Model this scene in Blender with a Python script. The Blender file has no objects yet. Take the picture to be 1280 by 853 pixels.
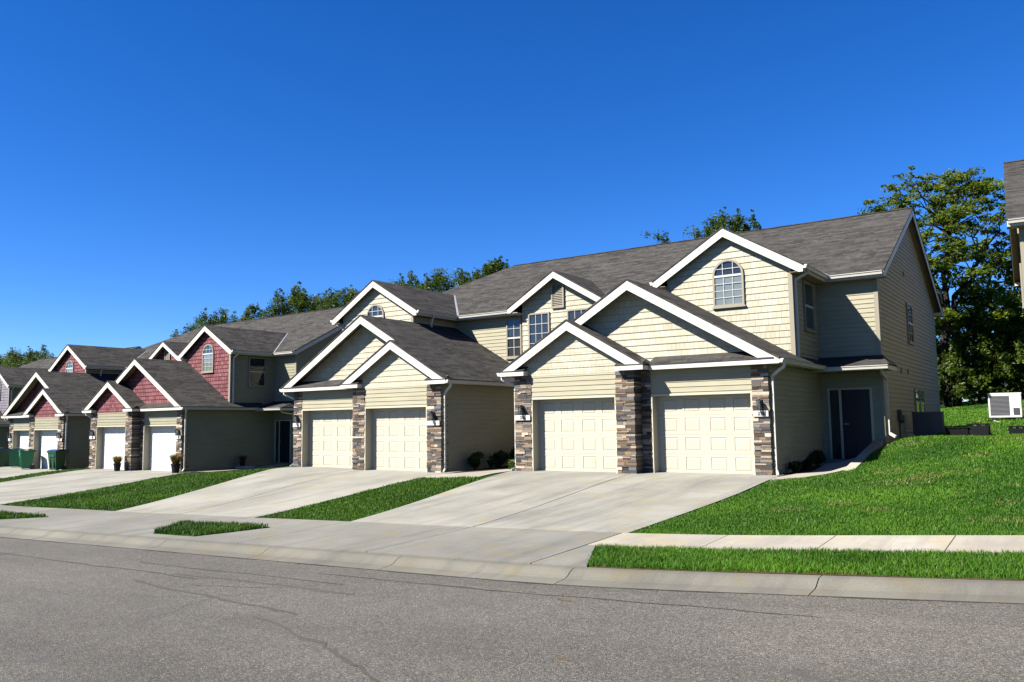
import bpy, bmesh, math, random
import numpy as np
from mathutils import Vector, Matrix
random.seed(7)
RNG = np.random.default_rng(11)
scene = bpy.context.scene
COL = scene.collection
R = math.radians
# ---------------------------------------------------------------- camera
CAM = np.array([15.7811, -21.2037, 1.4284])
def make_camera(f=1032.1, yaw=.6068, pitch=.1003, roll=-.0131):
    cy, sy, cp, sp = math.cos(yaw), math.sin(yaw), math.cos(pitch), math.sin(pitch)
    fw, r, up = Vector((-sy, cy, 0)), Vector((cy, sy, 0)), Vector((0, 0, 1))
    f2, u2 = cp * fw + sp * up, cp * up - sp * fw
    r3, u3 = math.cos(roll) * r + math.sin(roll) * u2, math.cos(roll) * u2 - math.sin(roll) * r
    cd = bpy.data.cameras.new('camera'); co = bpy.data.objects.new('camera', cd); COL.objects.link(co)
    m = Matrix((r3, u3, -f2)).transposed().to_4x4(); m.translation = Vector(CAM)
    co.matrix_world = m
    cd.sensor_width = 36; cd.lens = f / 1280 * 36; cd.clip_start = .1; cd.clip_end = 6000
    scene.camera = co
make_camera()
# ---------------------------------------------------------------- light
SUN_TO = Vector((-.62, -.92, 1.0)).normalized()          # towards the sun
elev = math.asin(SUN_TO.z)
w = bpy.data.worlds.new('World'); scene.world = w; w.use_nodes = True
nt = w.node_tree; nt.nodes.clear()
sky = nt.nodes.new('ShaderNodeTexSky'); sky.sky_type = 'NISHITA'; sky.sun_disc = False
sky.sun_elevation = elev; sky.sun_rotation = math.atan2(SUN_TO.x, SUN_TO.y)
sky.altitude = 300; sky.air_density = .75; sky.dust_density = 0; sky.ozone_density = 4.0
hsv = nt.nodes.new('ShaderNodeHueSaturation'); hsv.inputs['Saturation'].default_value = 1.30; hsv.inputs['Hue'].default_value = .506
bg = nt.nodes.new('ShaderNodeBackground'); bg.inputs['Strength'].default_value = .05
out = nt.nodes.new('ShaderNodeOutputWorld')
tint = nt.nodes.new('ShaderNodeMix'); tint.data_type = 'RGBA'; tint.blend_type = 'MULTIPLY'; tint.inputs[0].default_value = 1; tint.inputs[7].default_value = (.76, .88, 1.06, 1)
nt.links.new(sky.outputs[0], hsv.inputs['Color']); nt.links.new(hsv.outputs[0], tint.inputs[6]); nt.links.new(tint.outputs[2], bg.inputs[0]); nt.links.new(bg.outputs[0], out.inputs[0])
sl = bpy.data.lights.new('sun', 'SUN'); sl.energy = 5.0; sl.angle = R(.5); sl.color = (1, .96, .89)
so = bpy.data.objects.new('sun', sl); COL.objects.link(so)
so.rotation_euler = SUN_TO.to_track_quat('Z', 'Y').to_euler()
vs = scene.view_settings; vs.view_transform = 'Standard'; vs.look = 'None'; vs.gamma = 1; vs.exposure = 1.88; vs.use_curve_mapping = False
scene.cycles.max_bounces = 6; scene.cycles.diffuse_bounces = 1
# ---------------------------------------------------------------- terrain
def bend(X):
    d = np.asarray(X, float) - 10.3
    return 0.117 * (d + np.sqrt(d * d + 1.0))
def YC(X):                     # back edge of the kerb (street side of the verge)
    return -11.47 + bend(X)
def SZ(X):                     # height of the kerb back
    X = np.clip(np.asarray(X, float), -72, 60)
    return np.where(X > -8, -0.45 + 0.025 * (X - 12), -0.95 + 0.012 * (X + 8)) + 0.0
def _controls():
    P = []
    for X in np.arange(-70, 41, 5.0):
        yc = float(YC(X)); s = float(SZ(X)); k = max(0.0, X - 9)
        P.append((X, yc, s)); P.append((X, yc + 1.57, s + .05 + .006 * k)); P.append((X, yc + 2.77, s + .09 + .012 * k))
        P.append((X, yc - 4, s - .08))
    for X in (1.4, 3.4, 5.4, 7.4, 9.2):
        P += [(X, -.9, -.015), (X, 2.0, 0.03)]
    for X in (-1.4, -3.4, -5.4, -7.4, -9.2):
        P += [(X, -.9, -.125), (X, 2.0, -.09)]
    for X0, Y0, Z0, m in ((-27.72, 1.80, -.588, 0), (-55.6, 3.3, -1.1, 0)):
        c, s_ = np.cos(-.0225), np.sin(-.0225)
        for x in (1.4, 5.4, 9.2, -1.4, -5.4, -9.2):
            for y, dz in ((-.9, -.015), (2.0, .03)):
                P.append((X0 + c * x - s_ * y, Y0 + s_ * x + c * y, Z0 + dz - (.11 if x < 0 else 0)))
        for x, y in ((10.2, 5), (10.8, 16), (-10.8, 16), (0, 5)):
            P.append((X0 + c * x - s_ * y, Y0 + s_ * x + c * y, Z0 + .15))
    P += [(-10.4, -1, -.24), (-12.3, -1, -.55), (-12.3, -4, -.74), (-15, 0, -.60), (-15, -4, -.80), (-18, -1, -.66), (-11, 3, -.25), (-13.5, 4, -.45)]
    P += [(9.5, -.9, .0), (10.0, .3, .05), (10.4, 1.7, .12), (9.5, 3.0, .16), (10.2, 4.6, .27), (9.3, 1.0, .05),
          (11.2, 5.6, .82), (11.3, 4.3, .80), (11.6, 2.0, .50), (12.5, 4.2, .88), (14.4, 4.2, .95), (17, 4.2, 1.05),
          (11.5, 0, .15), (13.5, 0, .40), (16, 0, .55), (10.4, -3, -.14), (12, -4, -.10), (14, -4, .02), (18, -3, .2),
          (11.6, 8, .86), (11.2, 11, .72), (11, 16, .62), (12.6, 6.5, .86), (13.3, 8, 1.30), (14.2, 8, 1.36), (13.7, 6.6, .98),
          (14.0, 12, 1.05), (13, 16, .78), (10.5, 22, 1.15), (12.5, 22, 1.3), (10, 32, 2.15), (14, 32, 2.4), (8, 42, 2.45), (14, 45, 2.7),
          (20, 8, 1.4), (26, 8, 1.3), (30, -1.0, .78), (22, -1, .75), (36, 8, 1.2), (34, 16, 1.3), (20, 20, 1.6),
          (0, 5, .03), (-10.8, 5, 0), (-10.8, 16, .3), (0, 17, .6), (6, 17, .75), (-13, 8, -.2), (-30, 32, 1), (-60, 34, .8), (0, 32, 1.8), (35, 32, 2.5), (-70, 50, 1), (-30, 52, 1.6), (0, 52, 2.4), (40, 52, 3)]
    return np.array(P)
_CP = _controls()
def _tps(r2):
    return np.where(r2 > 1e-12, r2 * np.log(np.maximum(r2, 1e-12)) * .5, 0)
def _solve():
    x = _CP[:, :2] / 10; n = len(x)
    K = _tps(((x[:, None] - x[None]) ** 2).sum(-1)) + 2e-4 * np.eye(n)
    Q = np.c_[np.ones(n), x]
    A = np.block([[K, Q], [Q.T, np.zeros((3, 3))]])
    return np.linalg.solve(A, np.r_[_CP[:, 2], 0, 0, 0])
_W = _solve()
def H(X, Y):
    X, Y = np.broadcast_arrays(np.asarray(X, float), np.asarray(Y, float))
    sh = X.shape; q = np.c_[X.ravel(), Y.ravel()]
    qc = np.c_[np.clip(q[:, 0], -72, 42), np.clip(q[:, 1], -16, 54)] / 10
    out = np.empty(len(q)); c = _CP[:, :2] / 10; n = len(c)
    for a in range(0, len(q), 20000):
        s = qc[a:a + 20000]
        out[a:a + 20000] = _tps(((s[:, None] - c[None]) ** 2).sum(-1)) @ _W[:n] + _W[n] + s @ _W[n + 1:]
    return out.reshape(sh)
# ---------------------------------------------------------------- end terrain
# ---------------------------------------------------------------- materials
class NT:
    def __init__(s, name):
        s.m = bpy.data.materials.new(name); s.m.use_nodes = True; s.t = s.m.node_tree; s.t.nodes.clear()
        s.out = s.n('OutputMaterial'); s.b = s.n('BsdfPrincipled'); s.l(s.b, 0, s.out, 0)
    def n(s, kind, **kw):
        nd = s.t.nodes.new('ShaderNode' + kind)
        for k, v in kw.items(): setattr(nd, k, v)
        return nd
    def l(s, a, ao, b, bi): s.t.links.new(a.outputs[ao], b.inputs[bi])
    def set(s, nd, **kw):
        for k, v in kw.items(): nd.inputs[k.replace('_', ' ')].default_value = v
        return nd
    def coord(s, which='UV', scale=(1, 1, 1)):
        tc = s.n('TexCoord'); mp = s.n('Mapping'); mp.inputs['Scale'].default_value = scale
        s.l(tc, which, mp, 0); return mp
    def noise(s, src, scale, detail=3, rough=.6):
        nz = s.n('TexNoise'); s.set(nz, Scale=scale, Detail=detail, Roughness=rough); s.l(src, 0, nz, 'Vector'); return nz
    def ramp(s, src, so, stops):
        r = s.n('ValToRGB'); e = r.color_ramp.elements
        while len(e) < len(stops): e.new(.5)
        for i, (p, c) in enumerate(stops):
            e[i].position = p; e[i].color = (*c, 1) if len(c) == 3 else c
        s.l(src, so, r, 0); return r
    def mix(s, fac, a, b, mode='MIX'):
        m = s.n('Mix', data_type='RGBA', blend_type=mode)
        for v, i in ((fac, 0), (a, 6), (b, 7)):
            if isinstance(v, tuple) and hasattr(v[0], 'outputs'): s.l(v[0], v[1], m, i)
            elif isinstance(v, (int, float)): m.inputs[i].default_value = v
            else: m.inputs[i].default_value = (*v, 1)
        return m
    def bump(s, src, so, strength, dist):
        b = s.n('Bump'); s.set(b, Strength=strength, Distance=dist); s.l(src, so, b, 'Height'); s.l(b, 0, s.b, 'Normal'); return b
    def color(s, nd, o): s.l(nd, o, s.b, 'Base Color')
def g(v): return (v, v, v)

def paint(name, col, rough=.5, var=.12, scale=3.0, spec=.2):
    k = NT(name); mp = k.coord('Object'); nz = k.noise(mp, scale, 4)
    d = tuple(c * (1 - var) for c in col)
    mx = k.mix((nz, 0), d, tuple(min(1, c * (1 + var * .6)) for c in col)); k.color(mx, 2)
    k.set(k.b, Roughness=rough); k.b.inputs['Specular IOR Level'].default_value = spec
    return k.m
def siding(name, col):
    k = NT(name); mp = k.coord('UV', (1, 1, 1)); st = k.coord('UV', (.35, 6, 1))
    a = k.noise(mp, .9, 4); b = k.noise(st, 2.2, 3); fine = k.noise(k.coord('UV', (4, 60, 1)), 1.5, 2)
    m1 = k.mix((a, 0), tuple(c * .86 for c in col), tuple(c * 1.08 for c in col))
    m2 = k.mix(.22, (m1, 2), (b, 0), 'OVERLAY'); k.color(m2, 2)
    k.set(k.b, Roughness=.6); k.b.inputs['Specular IOR Level'].default_value = .12; k.bump(fine, 0, .15, .004); return k.m
def shake(name, col, dark, light, wid=.19, row=.19, gap=.006, gdark=.8, bmix=.32):
    k = NT(name); mp = k.coord('UV')
    br = k.n('TexBrick', offset=.37, squash=.7, squash_frequency=3); k.l(mp, 0, br, 'Vector')
    k.set(br, Scale=1.0); br.inputs['Brick Width'].default_value = wid; br.inputs['Row Height'].default_value = row
    br.inputs['Mortar Size'].default_value = gap; br.inputs['Bias'].default_value = 0.0
    br.inputs['Color1'].default_value = (*dark, 1); br.inputs['Color2'].default_value = (*light, 1)
    br.inputs['Mortar'].default_value = (*[c * gdark for c in dark], 1)
    gr = k.noise(k.coord('UV', (22, 1.2, 1)), 1.6, 4); big = k.noise(mp, .8, 3)
    m1 = k.mix((k.ramp(gr, 0, [(.35, g(0)), (.7, g(1))]), 0), tuple(c * .80 for c in col), col)
    m2 = k.mix(bmix, (m1, 2), (br, 0)); m3 = k.mix(.25, (m2, 2), (big, 0), 'OVERLAY'); k.color(m3, 2)
    k.set(k.b, Roughness=.8); k.b.inputs['Specular IOR Level'].default_value = .1
    ad = k.n('Math', operation='MULTIPLY_ADD'); k.l(gr, 0, ad, 0); ad.inputs[1].default_value = .5; 
    iv = k.n('Math', operation='SUBTRACT'); iv.inputs[0].default_value = 1; k.l(br, 1, iv, 1); k.l(iv, 0, ad, 2)
    k.bump(ad, 0, .6, .012); return k.m
def shingle(name, c1, c2, c3):
    k = NT(name); mp = k.coord('UV')
    br = k.n('TexBrick', offset=.43, squash=.6, squash_frequency=2); k.l(mp, 0, br, 'Vector')
    k.set(br, Scale=1.0); br.inputs['Brick Width'].default_value = .19; br.inputs['Row Height'].default_value = .142
    br.inputs['Mortar Size'].default_value = .004; br.inputs['Color1'].default_value = (*c1, 1); br.inputs['Color2'].default_value = (*c2, 1)
    br.inputs['Mortar'].default_value = (*[c * .5 for c in c1], 1)
    br2 = k.n('TexBrick', offset=.31, squash=1.4, squash_frequency=3); k.l(mp, 0, br2, 'Vector')
    k.set(br2, Scale=1.0); br2.inputs['Brick Width'].default_value = .46; br2.inputs['Row Height'].default_value = .142
    br2.inputs['Mortar Size'].default_value = 0; br2.inputs['Color1'].default_value = (*c2, 1); br2.inputs['Color2'].default_value = (*c3, 1)
    nz = k.noise(mp, 1.1, 5); gran = k.noise(mp, 160, 2, .8); st = k.noise(k.coord('UV', (2.6, 7, 1)), 1.2, 5, .75)
    m1 = k.mix(.5, (br, 0), (br2, 0)); m2 = k.mix(.5, (m1, 2), (st, 0), 'OVERLAY'); m3 = k.mix(.5, (m2, 2), (gran, 0), 'OVERLAY')
    m4 = k.mix(.12, (m3, 2), (nz, 0), 'OVERLAY'); k.color(m4, 2)
    k.set(k.b, Roughness=.95); k.b.inputs['Specular IOR Level'].default_value = .06
    # saw-tooth course profile + grit
    sx = k.n('SeparateXYZ'); k.l(mp, 0, sx, 0)
    fr = k.n('Math', operation='DIVIDE'); k.l(sx, 1, fr, 0); fr.inputs[1].default_value = .142
    f2 = k.n('Math', operation='FRACT'); k.l(fr, 0, f2, 0)
    iv = k.n('Math', operation='SUBTRACT'); iv.inputs[0].default_value = 1; k.l(f2, 0, iv, 1)
    ad = k.n('Math', operation='MULTIPLY_ADD'); k.l(gran, 0, ad, 0); ad.inputs[1].default_value = .5; k.l(iv, 0, ad, 2)
    k.bump(ad, 0, .7, .012); return k.m
def attr_mat(name, rough=.85, bump=.02, bscale=40, translucent=0.0, spec=.15):
    k = NT(name); at = k.n('Attribute', attribute_name='col'); mp = k.coord('Object'); nz = k.noise(mp, bscale, 5, .7)
    mx = k.mix(.5, (at, 0), (nz, 0), 'OVERLAY'); k.color(mx, 2); k.set(k.b, Roughness=rough)
    k.b.inputs['Specular IOR Level'].default_value = spec
    if bump: k.bump(nz, 0, .6, bump)
    return k.m
def leaf_mat(name, trans=.4, rough=.55, spec=.35, tint=(1.25, 1.2, .5)):
    k = NT(name); at = k.n('Attribute', attribute_name='col')
    k.color(at, 0); k.set(k.b, Roughness=rough); k.b.inputs['Specular IOR Level'].default_value = spec
    tr = k.n('BsdfTranslucent'); mm = k.mix(1.0, (at, 0), tint, 'MULTIPLY'); k.l(mm, 2, tr, 0)
    ms = k.n('MixShader'); ms.inputs[0].default_value = trans; k.l(k.b, 0, ms, 1); k.l(tr, 0, ms, 2); k.l(ms, 0, k.out, 0)
    return k.m
def concrete(name, base, stain, joint_dir=None):
    k = NT(name); mp = k.coord('Object'); a = k.noise(mp, .35, 5, .65); b = k.noise(k.coord('Object', (2.2, .22, 1)), .9, 5, .65)
    c = k.noise(mp, 55, 3, .7); d = k.noise(mp, 1.7, 4, .6)
    m1 = k.mix((k.ramp(a, 0, [(.40, g(0)), (.62, g(1))]), 0), base, tuple(x * .74 for x in base))
    m2 = k.mix((k.ramp(b, 0, [(.50, g(0)), (.70, g(.75))]), 0), (m1, 2), stain)
    m3 = k.mix((k.ramp(d, 0, [(.52, g(0)), (.75, g(.7))]), 0), (m2, 2), tuple(x * y for x, y in zip(base, (.92, .80, .50))))
    m4 = k.mix(.35, (m3, 2), (c, 0), 'OVERLAY'); k.color(m4, 2)
    k.set(k.b, Roughness=.88); k.b.inputs['Specular IOR Level'].default_value = .25
    k.bump(c, 0, .25, .004); return k.m
def asphalt():
    k = NT('asphalt'); mp = k.coord('Object')
    v = k.n('TexVoronoi', feature='F1'); k.set(v, Scale=105.0, Randomness=1.0); k.l(mp, 0, v, 'Vector')
    v2 = k.n('TexVoronoi', feature='F1'); k.set(v2, Scale=45.0, Randomness=1.0); k.l(mp, 0, v2, 'Vector')
    sv = k.n('SeparateXYZ'); k.l(v, 'Color', sv, 0); sv2 = k.n('SeparateXYZ'); k.l(v2, 'Color', sv2, 0)
    st = k.ramp(sv, 0, [(.0, (.016, .0145, .012)), (.35, (.052, .0475, .039)), (.72, (.082, .0745, .062)), (1, (.25, .23, .195))])
    s2 = k.ramp(sv2, 0, [(.0, (.030, .027, .022)), (.3, (.054, .049, .040)), (.9, (.066, .060, .049)), (1, (.12, .11, .09))])
    m1 = k.mix(.4, (st, 0), (s2, 0))
    big = k.noise(mp, .28, 5, .65); lane = k.noise(k.coord('Object', (.08, .9, 1)), 1.0, 4, .6); mid = k.noise(mp, 6, 4, .7)
    m2 = k.mix(.45, (m1, 2), (big, 0), 'OVERLAY'); m3 = k.mix(.35, (m2, 2), (lane, 0), 'OVERLAY'); m4 = k.mix(.2, (m3, 2), (mid, 0), 'OVERLAY')
    # hairline cracks
    vc = k.n('TexVoronoi', feature='DISTANCE_TO_EDGE'); k.set(vc, Scale=.33); 
    wn = k.noise(mp, 1.6, 4); wv = k.mix(.22, (mp, 0), (wn, 1)); k.l(wv, 2, vc, 'Vector')
    cr = k.ramp(vc, 0, [(.0, g(1)), (.004, g(.6)), (.011, g(0))]); gate = k.ramp(k.noise(mp, .45, 3), 0, [(.52, g(0)), (.62, g(1))])
    cf = k.n('Math', operation='MULTIPLY'); k.l(cr, 0, cf, 0); k.l(gate, 0, cf, 1)
    m5 = k.mix((cf, 0), (m4, 2), (.05, .047, .045)); k.color(m5, 2)
    k.set(k.b, Roughness=.85); k.b.inputs['Specular IOR Level'].default_value = .3
    k.bump(v, 0, .8, .012); return k.m
def soil(name, cols, scale=6):
    k = NT(name); mp = k.coord('Object'); a = k.noise(mp, scale, 5, .7); b = k.noise(mp, .5, 4)
    r = k.ramp(a, 0, [(.3, cols[0]), (.5, cols[1]), (.72, cols[2])]); m = k.mix(.35, (r, 0), (b, 0), 'OVERLAY'); k.color(m, 2)
    k.set(k.b, Roughness=.95); k.b.inputs['Specular IOR Level'].default_value = .1; k.bump(a, 0, .8, .03); return k.m
def glass_mat():
    k = NT('window_glass'); t = k.n('BsdfTransparent'); t.inputs[0].default_value = (.75, .8, .8, 1); gl = k.n('BsdfGlossy'); k.set(gl, Roughness=.015); gl.inputs[0].default_value = (.9, .95, 1, 1)
    lw = k.n('LayerWeight'); lw.inputs[0].default_value = .5; pw = k.n('Math', operation='POWER'); k.l(lw, 1, pw, 0); pw.inputs[1].default_value = 3
    fr = k.n('Math', operation='MULTIPLY_ADD'); k.l(pw, 0, fr, 0); fr.inputs[1].default_value = .8; fr.inputs[2].default_value = .05; ms = k.n('MixShader'); k.l(fr, 0, ms, 0); k.l(t, 0, ms, 1); k.l(gl, 0, ms, 2); k.l(ms, 0, k.out, 0)
    return k.m
def plain(name, col, rough=.5, metal=0, spec=.5):
    k = NT(name); mp = k.coord('Object'); nz = k.noise(mp, 9, 3); mx = k.mix((nz, 0), tuple(c * .9 for c in col), tuple(min(1, c * 1.07) for c in col)); k.color(mx, 2)
    k.set(k.b, Roughness=rough, Metallic=metal); k.b.inputs['Specular IOR Level'].default_value = spec; return k.m

M = {}
M['siding'] = siding('cream_siding', (.214, .197, .137))
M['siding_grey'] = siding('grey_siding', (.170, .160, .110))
M['shake'] = shake('cream_shake', (.302, .283, .217), (.252, .215, .138), (.325, .312, .265), .19, .19, .008, .68, .40)
M['shake_red'] = shake('red_shake', (.118, .041, .045), (.078, .025, .029), (.165, .066, .069), .23, .19, .016, .35, .75)
M['shake_violet'] = shake('violet_shake', (.125, .112, .135), (.10, .09, .11), (.155, .145, .165), .21, .19, .012, .5, .6)
M['shingle'] = shingle('roof_shingle', (.0065, .0062, .006), (.031, .029, .027), (.074, .069, .063))
M['trim'] = paint('white_trim', (.365, .35, .305), .45, .06)
M['gutter'] = paint('gutter_white', (0.3622, 0.3455, 0.3052), .35, .05)
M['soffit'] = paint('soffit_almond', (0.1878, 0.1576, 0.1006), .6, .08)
M['door'] = paint('garage_door_cream', (0.2967, 0.2735, 0.2107), .5, .05, 1.2)
M['casing'] = paint('door_casing_cream', (0.3220, 0.2918, 0.2147), .5, .05)
M['stone'] = attr_mat('ledge_stone', .85, .03, 30)
M['plaque'] = paint('pale_stone', (0.3488, 0.3287, 0.2884), .7, .1, 14)
M['black'] = plain('black_metal', (0.0081, 0.0081, 0.0087), .45)
M['dark_door'] = paint('dark_door', (0.0081, 0.0087, 0.0134), .4, .1)
M['glass'] = glass_mat()
M['interior'] = plain('dark_interior', (0.0081, 0.0094, 0.0120), .9)
M['blind'] = paint('white_blind', (0.3354, 0.3354, 0.3153), .6, .03)
M['frame'] = paint('window_frame', (0.1720, 0.1548, 0.1161), .5, .05)
M['muntin'] = paint('white_muntin', (0.3354, 0.3287, 0.3019), .4, .03)
M['foundation'] = concrete('foundation_concrete', (0.1543, 0.1476, 0.1342), (0.0872, 0.0872, 0.0805))
M['drive'] = concrete('driveway_concrete', (.182, .176, .150), (.085, .083, .075))
M['apron'] = concrete('apron_concrete', (.130, .125, .108), (.07, .068, .062))
M['walk'] = concrete('sidewalk_concrete', (.245, .225, .185), (.15, .138, .115))
M['kerb'] = concrete('kerb_concrete', (0.1015, 0.0955, 0.0774), (0.0559, 0.0533, 0.0473))
M['asphalt'] = asphalt()
M['tar'] = soil('tar_seal', [(.028, .026, .022), (.042, .039, .033), (.06, .056, .048)], 20)
M['rust'] = soil('rust_stain', [(.06, .045, .03), (.085, .055, .032), (.1, .08, .06)], 20)
M['soil'] = soil('turf_soil', [(0.0067, 0.0235, 0.0027), (0.0120, 0.0389, 0.0040), (0.0201, 0.0402, 0.0067)], 5)
M['mulch'] = soil('dark_mulch', [(0.0067, 0.0053, 0.0040), (0.0168, 0.0120, 0.0087), (0.0335, 0.0235, 0.0168)], 30)
M['earth'] = soil('bare_earth', [(.02, .012, .007), (.045, .026, .014), (.07, .045, .026)], 14)
M['grass'] = leaf_mat('grass_blade', .35, .6, .2)
M['leaf'] = leaf_mat('tree_leaf', .5, .5, .3)
M['bark'] = soil('tree_bark', [(0.0069, 0.0060, 0.0043), (0.0172, 0.0138, 0.0103), (0.0344, 0.0275, 0.0215)], 9)
M['metal_white'] = paint('unit_white', (0.3689, 0.3689, 0.3555), .4, .05)
M['metal_grey'] = paint('unit_grey', (0.0470, 0.0470, 0.0503), .45, .05)
M['grille'] = plain('dark_grille', (0.0201, 0.0201, 0.0235), .5)
M['slat'] = paint('grille_slat', (.17, .17, .175), .5, .05)
M['pipe'] = plain('white_pipe', (0.3891, 0.3891, 0.3756), .4)
M['bin_green'] = plain('bin_green', (.008, .115, .042), .4)
M['door_white'] = paint('garage_door_white', (.44, .42, .375), .5, .04, 1.2)
M['bin_dark'] = plain('bin_dark_green', (.006, .045, .018), .4)
M['lid_blue'] = plain('lid_blue', (0.0081, 0.0335, 0.1073), .38)
M['lid_teal'] = plain('lid_teal', (0.0134, 0.0872, 0.1140), .38)
M['pot'] = plain('black_pot', (.008, .008, .008), .6, 0, .15)
M['tar_soft'] = soil('tar_soft', [(.044, .040, .033), (.068, .062, .052), (.10, .092, .077)], 60)
M['crate'] = plain('black_plastic', (.003, .003, .004), .6, 0, .1)
M['flash'] = plain('valley_flashing', (0.2817, 0.2817, 0.2817), .4, .6)
# ---------------------------------------------------------------- mesh helpers
class MB:
    """collects faces (metric UVs from the face plane), optionally mirrored in x and raised"""
    def __init__(s, sx=1, zo=0.0): s.v = []; s.f = []; s.c = []; s.sx = sx; s.zo = zo; s.col = None; s.cuts = []
    def cut(s): s.cuts.append(len(s.f)); return s
    def pieces(s, name, mat, parent):
        """one object per run of faces between cuts"""
        e = sorted(set([0, *s.cuts, len(s.f)])); o = None
        for a, b in zip(e, e[1:]):
            q = MB(); q.f = [list(f) for f in s.f[a:b]]; lo = min(min(f) for f in q.f); hi = max(max(f) for f in q.f)
            q.v = s.v[lo:hi + 1]; q.f = [[i - lo for i in f] for f in q.f]; q.c = s.c[a:b]; o = q.build(name, mat, parent)
        return o
    def face(s, pts):
        i = len(s.v); s.v += [(p[0] * s.sx, p[1], p[2] + s.zo) for p in pts]
        ix = list(range(i, i + len(pts)))
        s.f.append(ix if s.sx > 0 else ix[::-1]); s.c.append(s.col)
    def box(s, x0, x1, y0, y1, z0, z1):
        p = [(x, y, z) for z in (z0, z1) for y in (y0, y1) for x in (x0, x1)]
        for q in ((0, 2, 3, 1), (4, 5, 7, 6), (0, 1, 5, 4), (2, 6, 7, 3), (0, 4, 6, 2), (1, 3, 7, 5)): s.face([p[k] for k in q])
    def prism(s, poly, vec):
        """closed extrusion of a planar polygon"""
        a = [Vector(p) for p in poly]; vec = Vector(vec); n = Vector((0, 0, 0))
        for i in range(len(a)): n += a[i].cross(a[(i + 1) % len(a)])
        if n.dot(vec) > 0: a = a[::-1]
        b = [p + vec for p in a]
        s.face(a); s.face(b[::-1])
        for i in range(len(a)):
            j = (i + 1) % len(a); s.face([a[j], a[i], b[i], b[j]])
    def slab(s, poly, t): s.prism(poly, (0, 0, -t))
    def bar(s, p, q, w, h=None, up=(0, 0, 1)):
        p, q = Vector(p), Vector(q); d = (q - p).normalized(); u = Vector(up)
        if abs(d.dot(u)) > .95: u = Vector((0, 1, 0))
        a = d.cross(u).normalized(); b = a.cross(d).normalized(); h = h or w
        c = [p + a * (i * w / 2) + b * (j * h / 2) for i, j in ((-1, -1), (1, -1), (1, 1), (-1, 1))]
        s.prism(c, q - p)
    def path(s, pts, w, h=None):
        for a, b in zip(pts, pts[1:]):
            d = (Vector(b) - Vector(a)).normalized() * (w * .25); s.bar(Vector(a) - d, Vector(b) + d, w, h)
    def tube(s, pts, radii, n=8, cap=True):
        rings = []; pts = [Vector(p) for p in pts]
        for i, p in enumerate(pts):
            d = (pts[min(i + 1, len(pts) - 1)] - pts[max(i - 1, 0)]).normalized()
            u = Vector((1, 0, 0)) if abs(d.x) < .8 else Vector((0, 1, 0)); a = d.cross(u).normalized(); b = d.cross(a)
            rings.append([p + (a * math.cos(2 * math.pi * k / n) + b * math.sin(2 * math.pi * k / n)) * radii[i] for k in range(n)])
        for r0, r1 in zip(rings, rings[1:]):
            for k in range(n): s.face([r0[k], r0[(k + 1) % n], r1[(k + 1) % n], r1[k]])
        if cap: s.face(rings[0][::-1]); s.face(rings[-1])
    def lathe(s, prof, cx, cy, n=20):
        for (r0, z0), (r1, z1) in zip(prof, prof[1:]):
            for k in range(n):
                a, b = 2 * math.pi * k / n, 2 * math.pi * (k + 1) / n
                s.face([(cx + r0 * math.cos(a), cy + r0 * math.sin(a), z0), (cx + r0 * math.cos(b), cy + r0 * math.sin(b), z0),
                        (cx + r1 * math.cos(b), cy + r1 * math.sin(b), z1), (cx + r1 * math.cos(a), cy + r1 * math.sin(a), z1)])
    def laps(s, poly, to3, course, step, z_base=0.0):
        """horizontal lap boards over a convex (h, z) polygon; to3(h, z, out) maps to space"""
        zs = [p[1] for p in poly]; k0 = math.floor((min(zs) - z_base) / course); k1 = math.ceil((max(zs) - z_base) / course)
        for k in range(k0, k1):
            a, b = z_base + k * course, z_base + (k + 1) * course
            q = _clip(_clip(poly, a, 1), b, -1)
            if len(q) < 3: continue
            s.face([to3(h, z, .003 + step * (b - z) / course) for h, z in q])
            lo = sorted(h for h, z in q if abs(z - a) < 1e-6)
            if len(lo) >= 2:
                s.face([to3(lo[0], a, .003 + step), to3(lo[0], a, 0), to3(lo[-1], a, 0), to3(lo[-1], a, .003 + step)])
        s.cut()
    def build(s, name, mat, parent=None, loc=None, smooth=False):
        me = bpy.data.meshes.new(name)
        me.from_pydata([tuple(v) for v in s.v], [], s.f)
        uv = me.uv_layers.new(name='UVMap'); V = s.v
        dat = np.empty(2 * len(me.loops)); li = 0
        for ix in s.f:
            nx = ny = nz = 0.0
            for i in range(len(ix)):
                a, b = V[ix[i]], V[ix[(i + 1) % len(ix)]]
                nx += (a[1] - b[1]) * (a[2] + b[2]); ny += (a[2] - b[2]) * (a[0] + b[0]); nz += (a[0] - b[0]) * (a[1] + b[1])
            ln = math.sqrt(nx * nx + ny * ny + nz * nz) or 1; nx /= ln; ny /= ln; nz /= ln
            hl = math.hypot(nx, ny)
            t = (-ny / hl, nx / hl, 0) if hl > .15 else (1, 0, 0)
            bvec = (ny * t[2] - nz * t[1], nz * t[0] - nx * t[2], nx * t[1] - ny * t[0])
            for i in ix:
                p = V[i]
                dat[li] = p[0] * t[0] + p[1] * t[1] + .37; dat[li + 1] = p[0] * bvec[0] + p[1] * bvec[1] + p[2] * bvec[2]; li += 2
        uv.data.foreach_set('uv', dat)
        if any(c is not None for c in s.c):
            at = me.color_attributes.new('col', 'FLOAT_COLOR', 'CORNER'); arr = []
            for ix, c in zip(s.f, s.c): arr += list((*(c or (.5, .5, .5)), 1)) * len(ix)
            at.data.foreach_set('color', arr)
        if smooth: me.polygons.foreach_set('use_smooth', [True] * len(me.polygons))
        me.materials.append(mat)
        return link(name, me, parent, loc)
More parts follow.
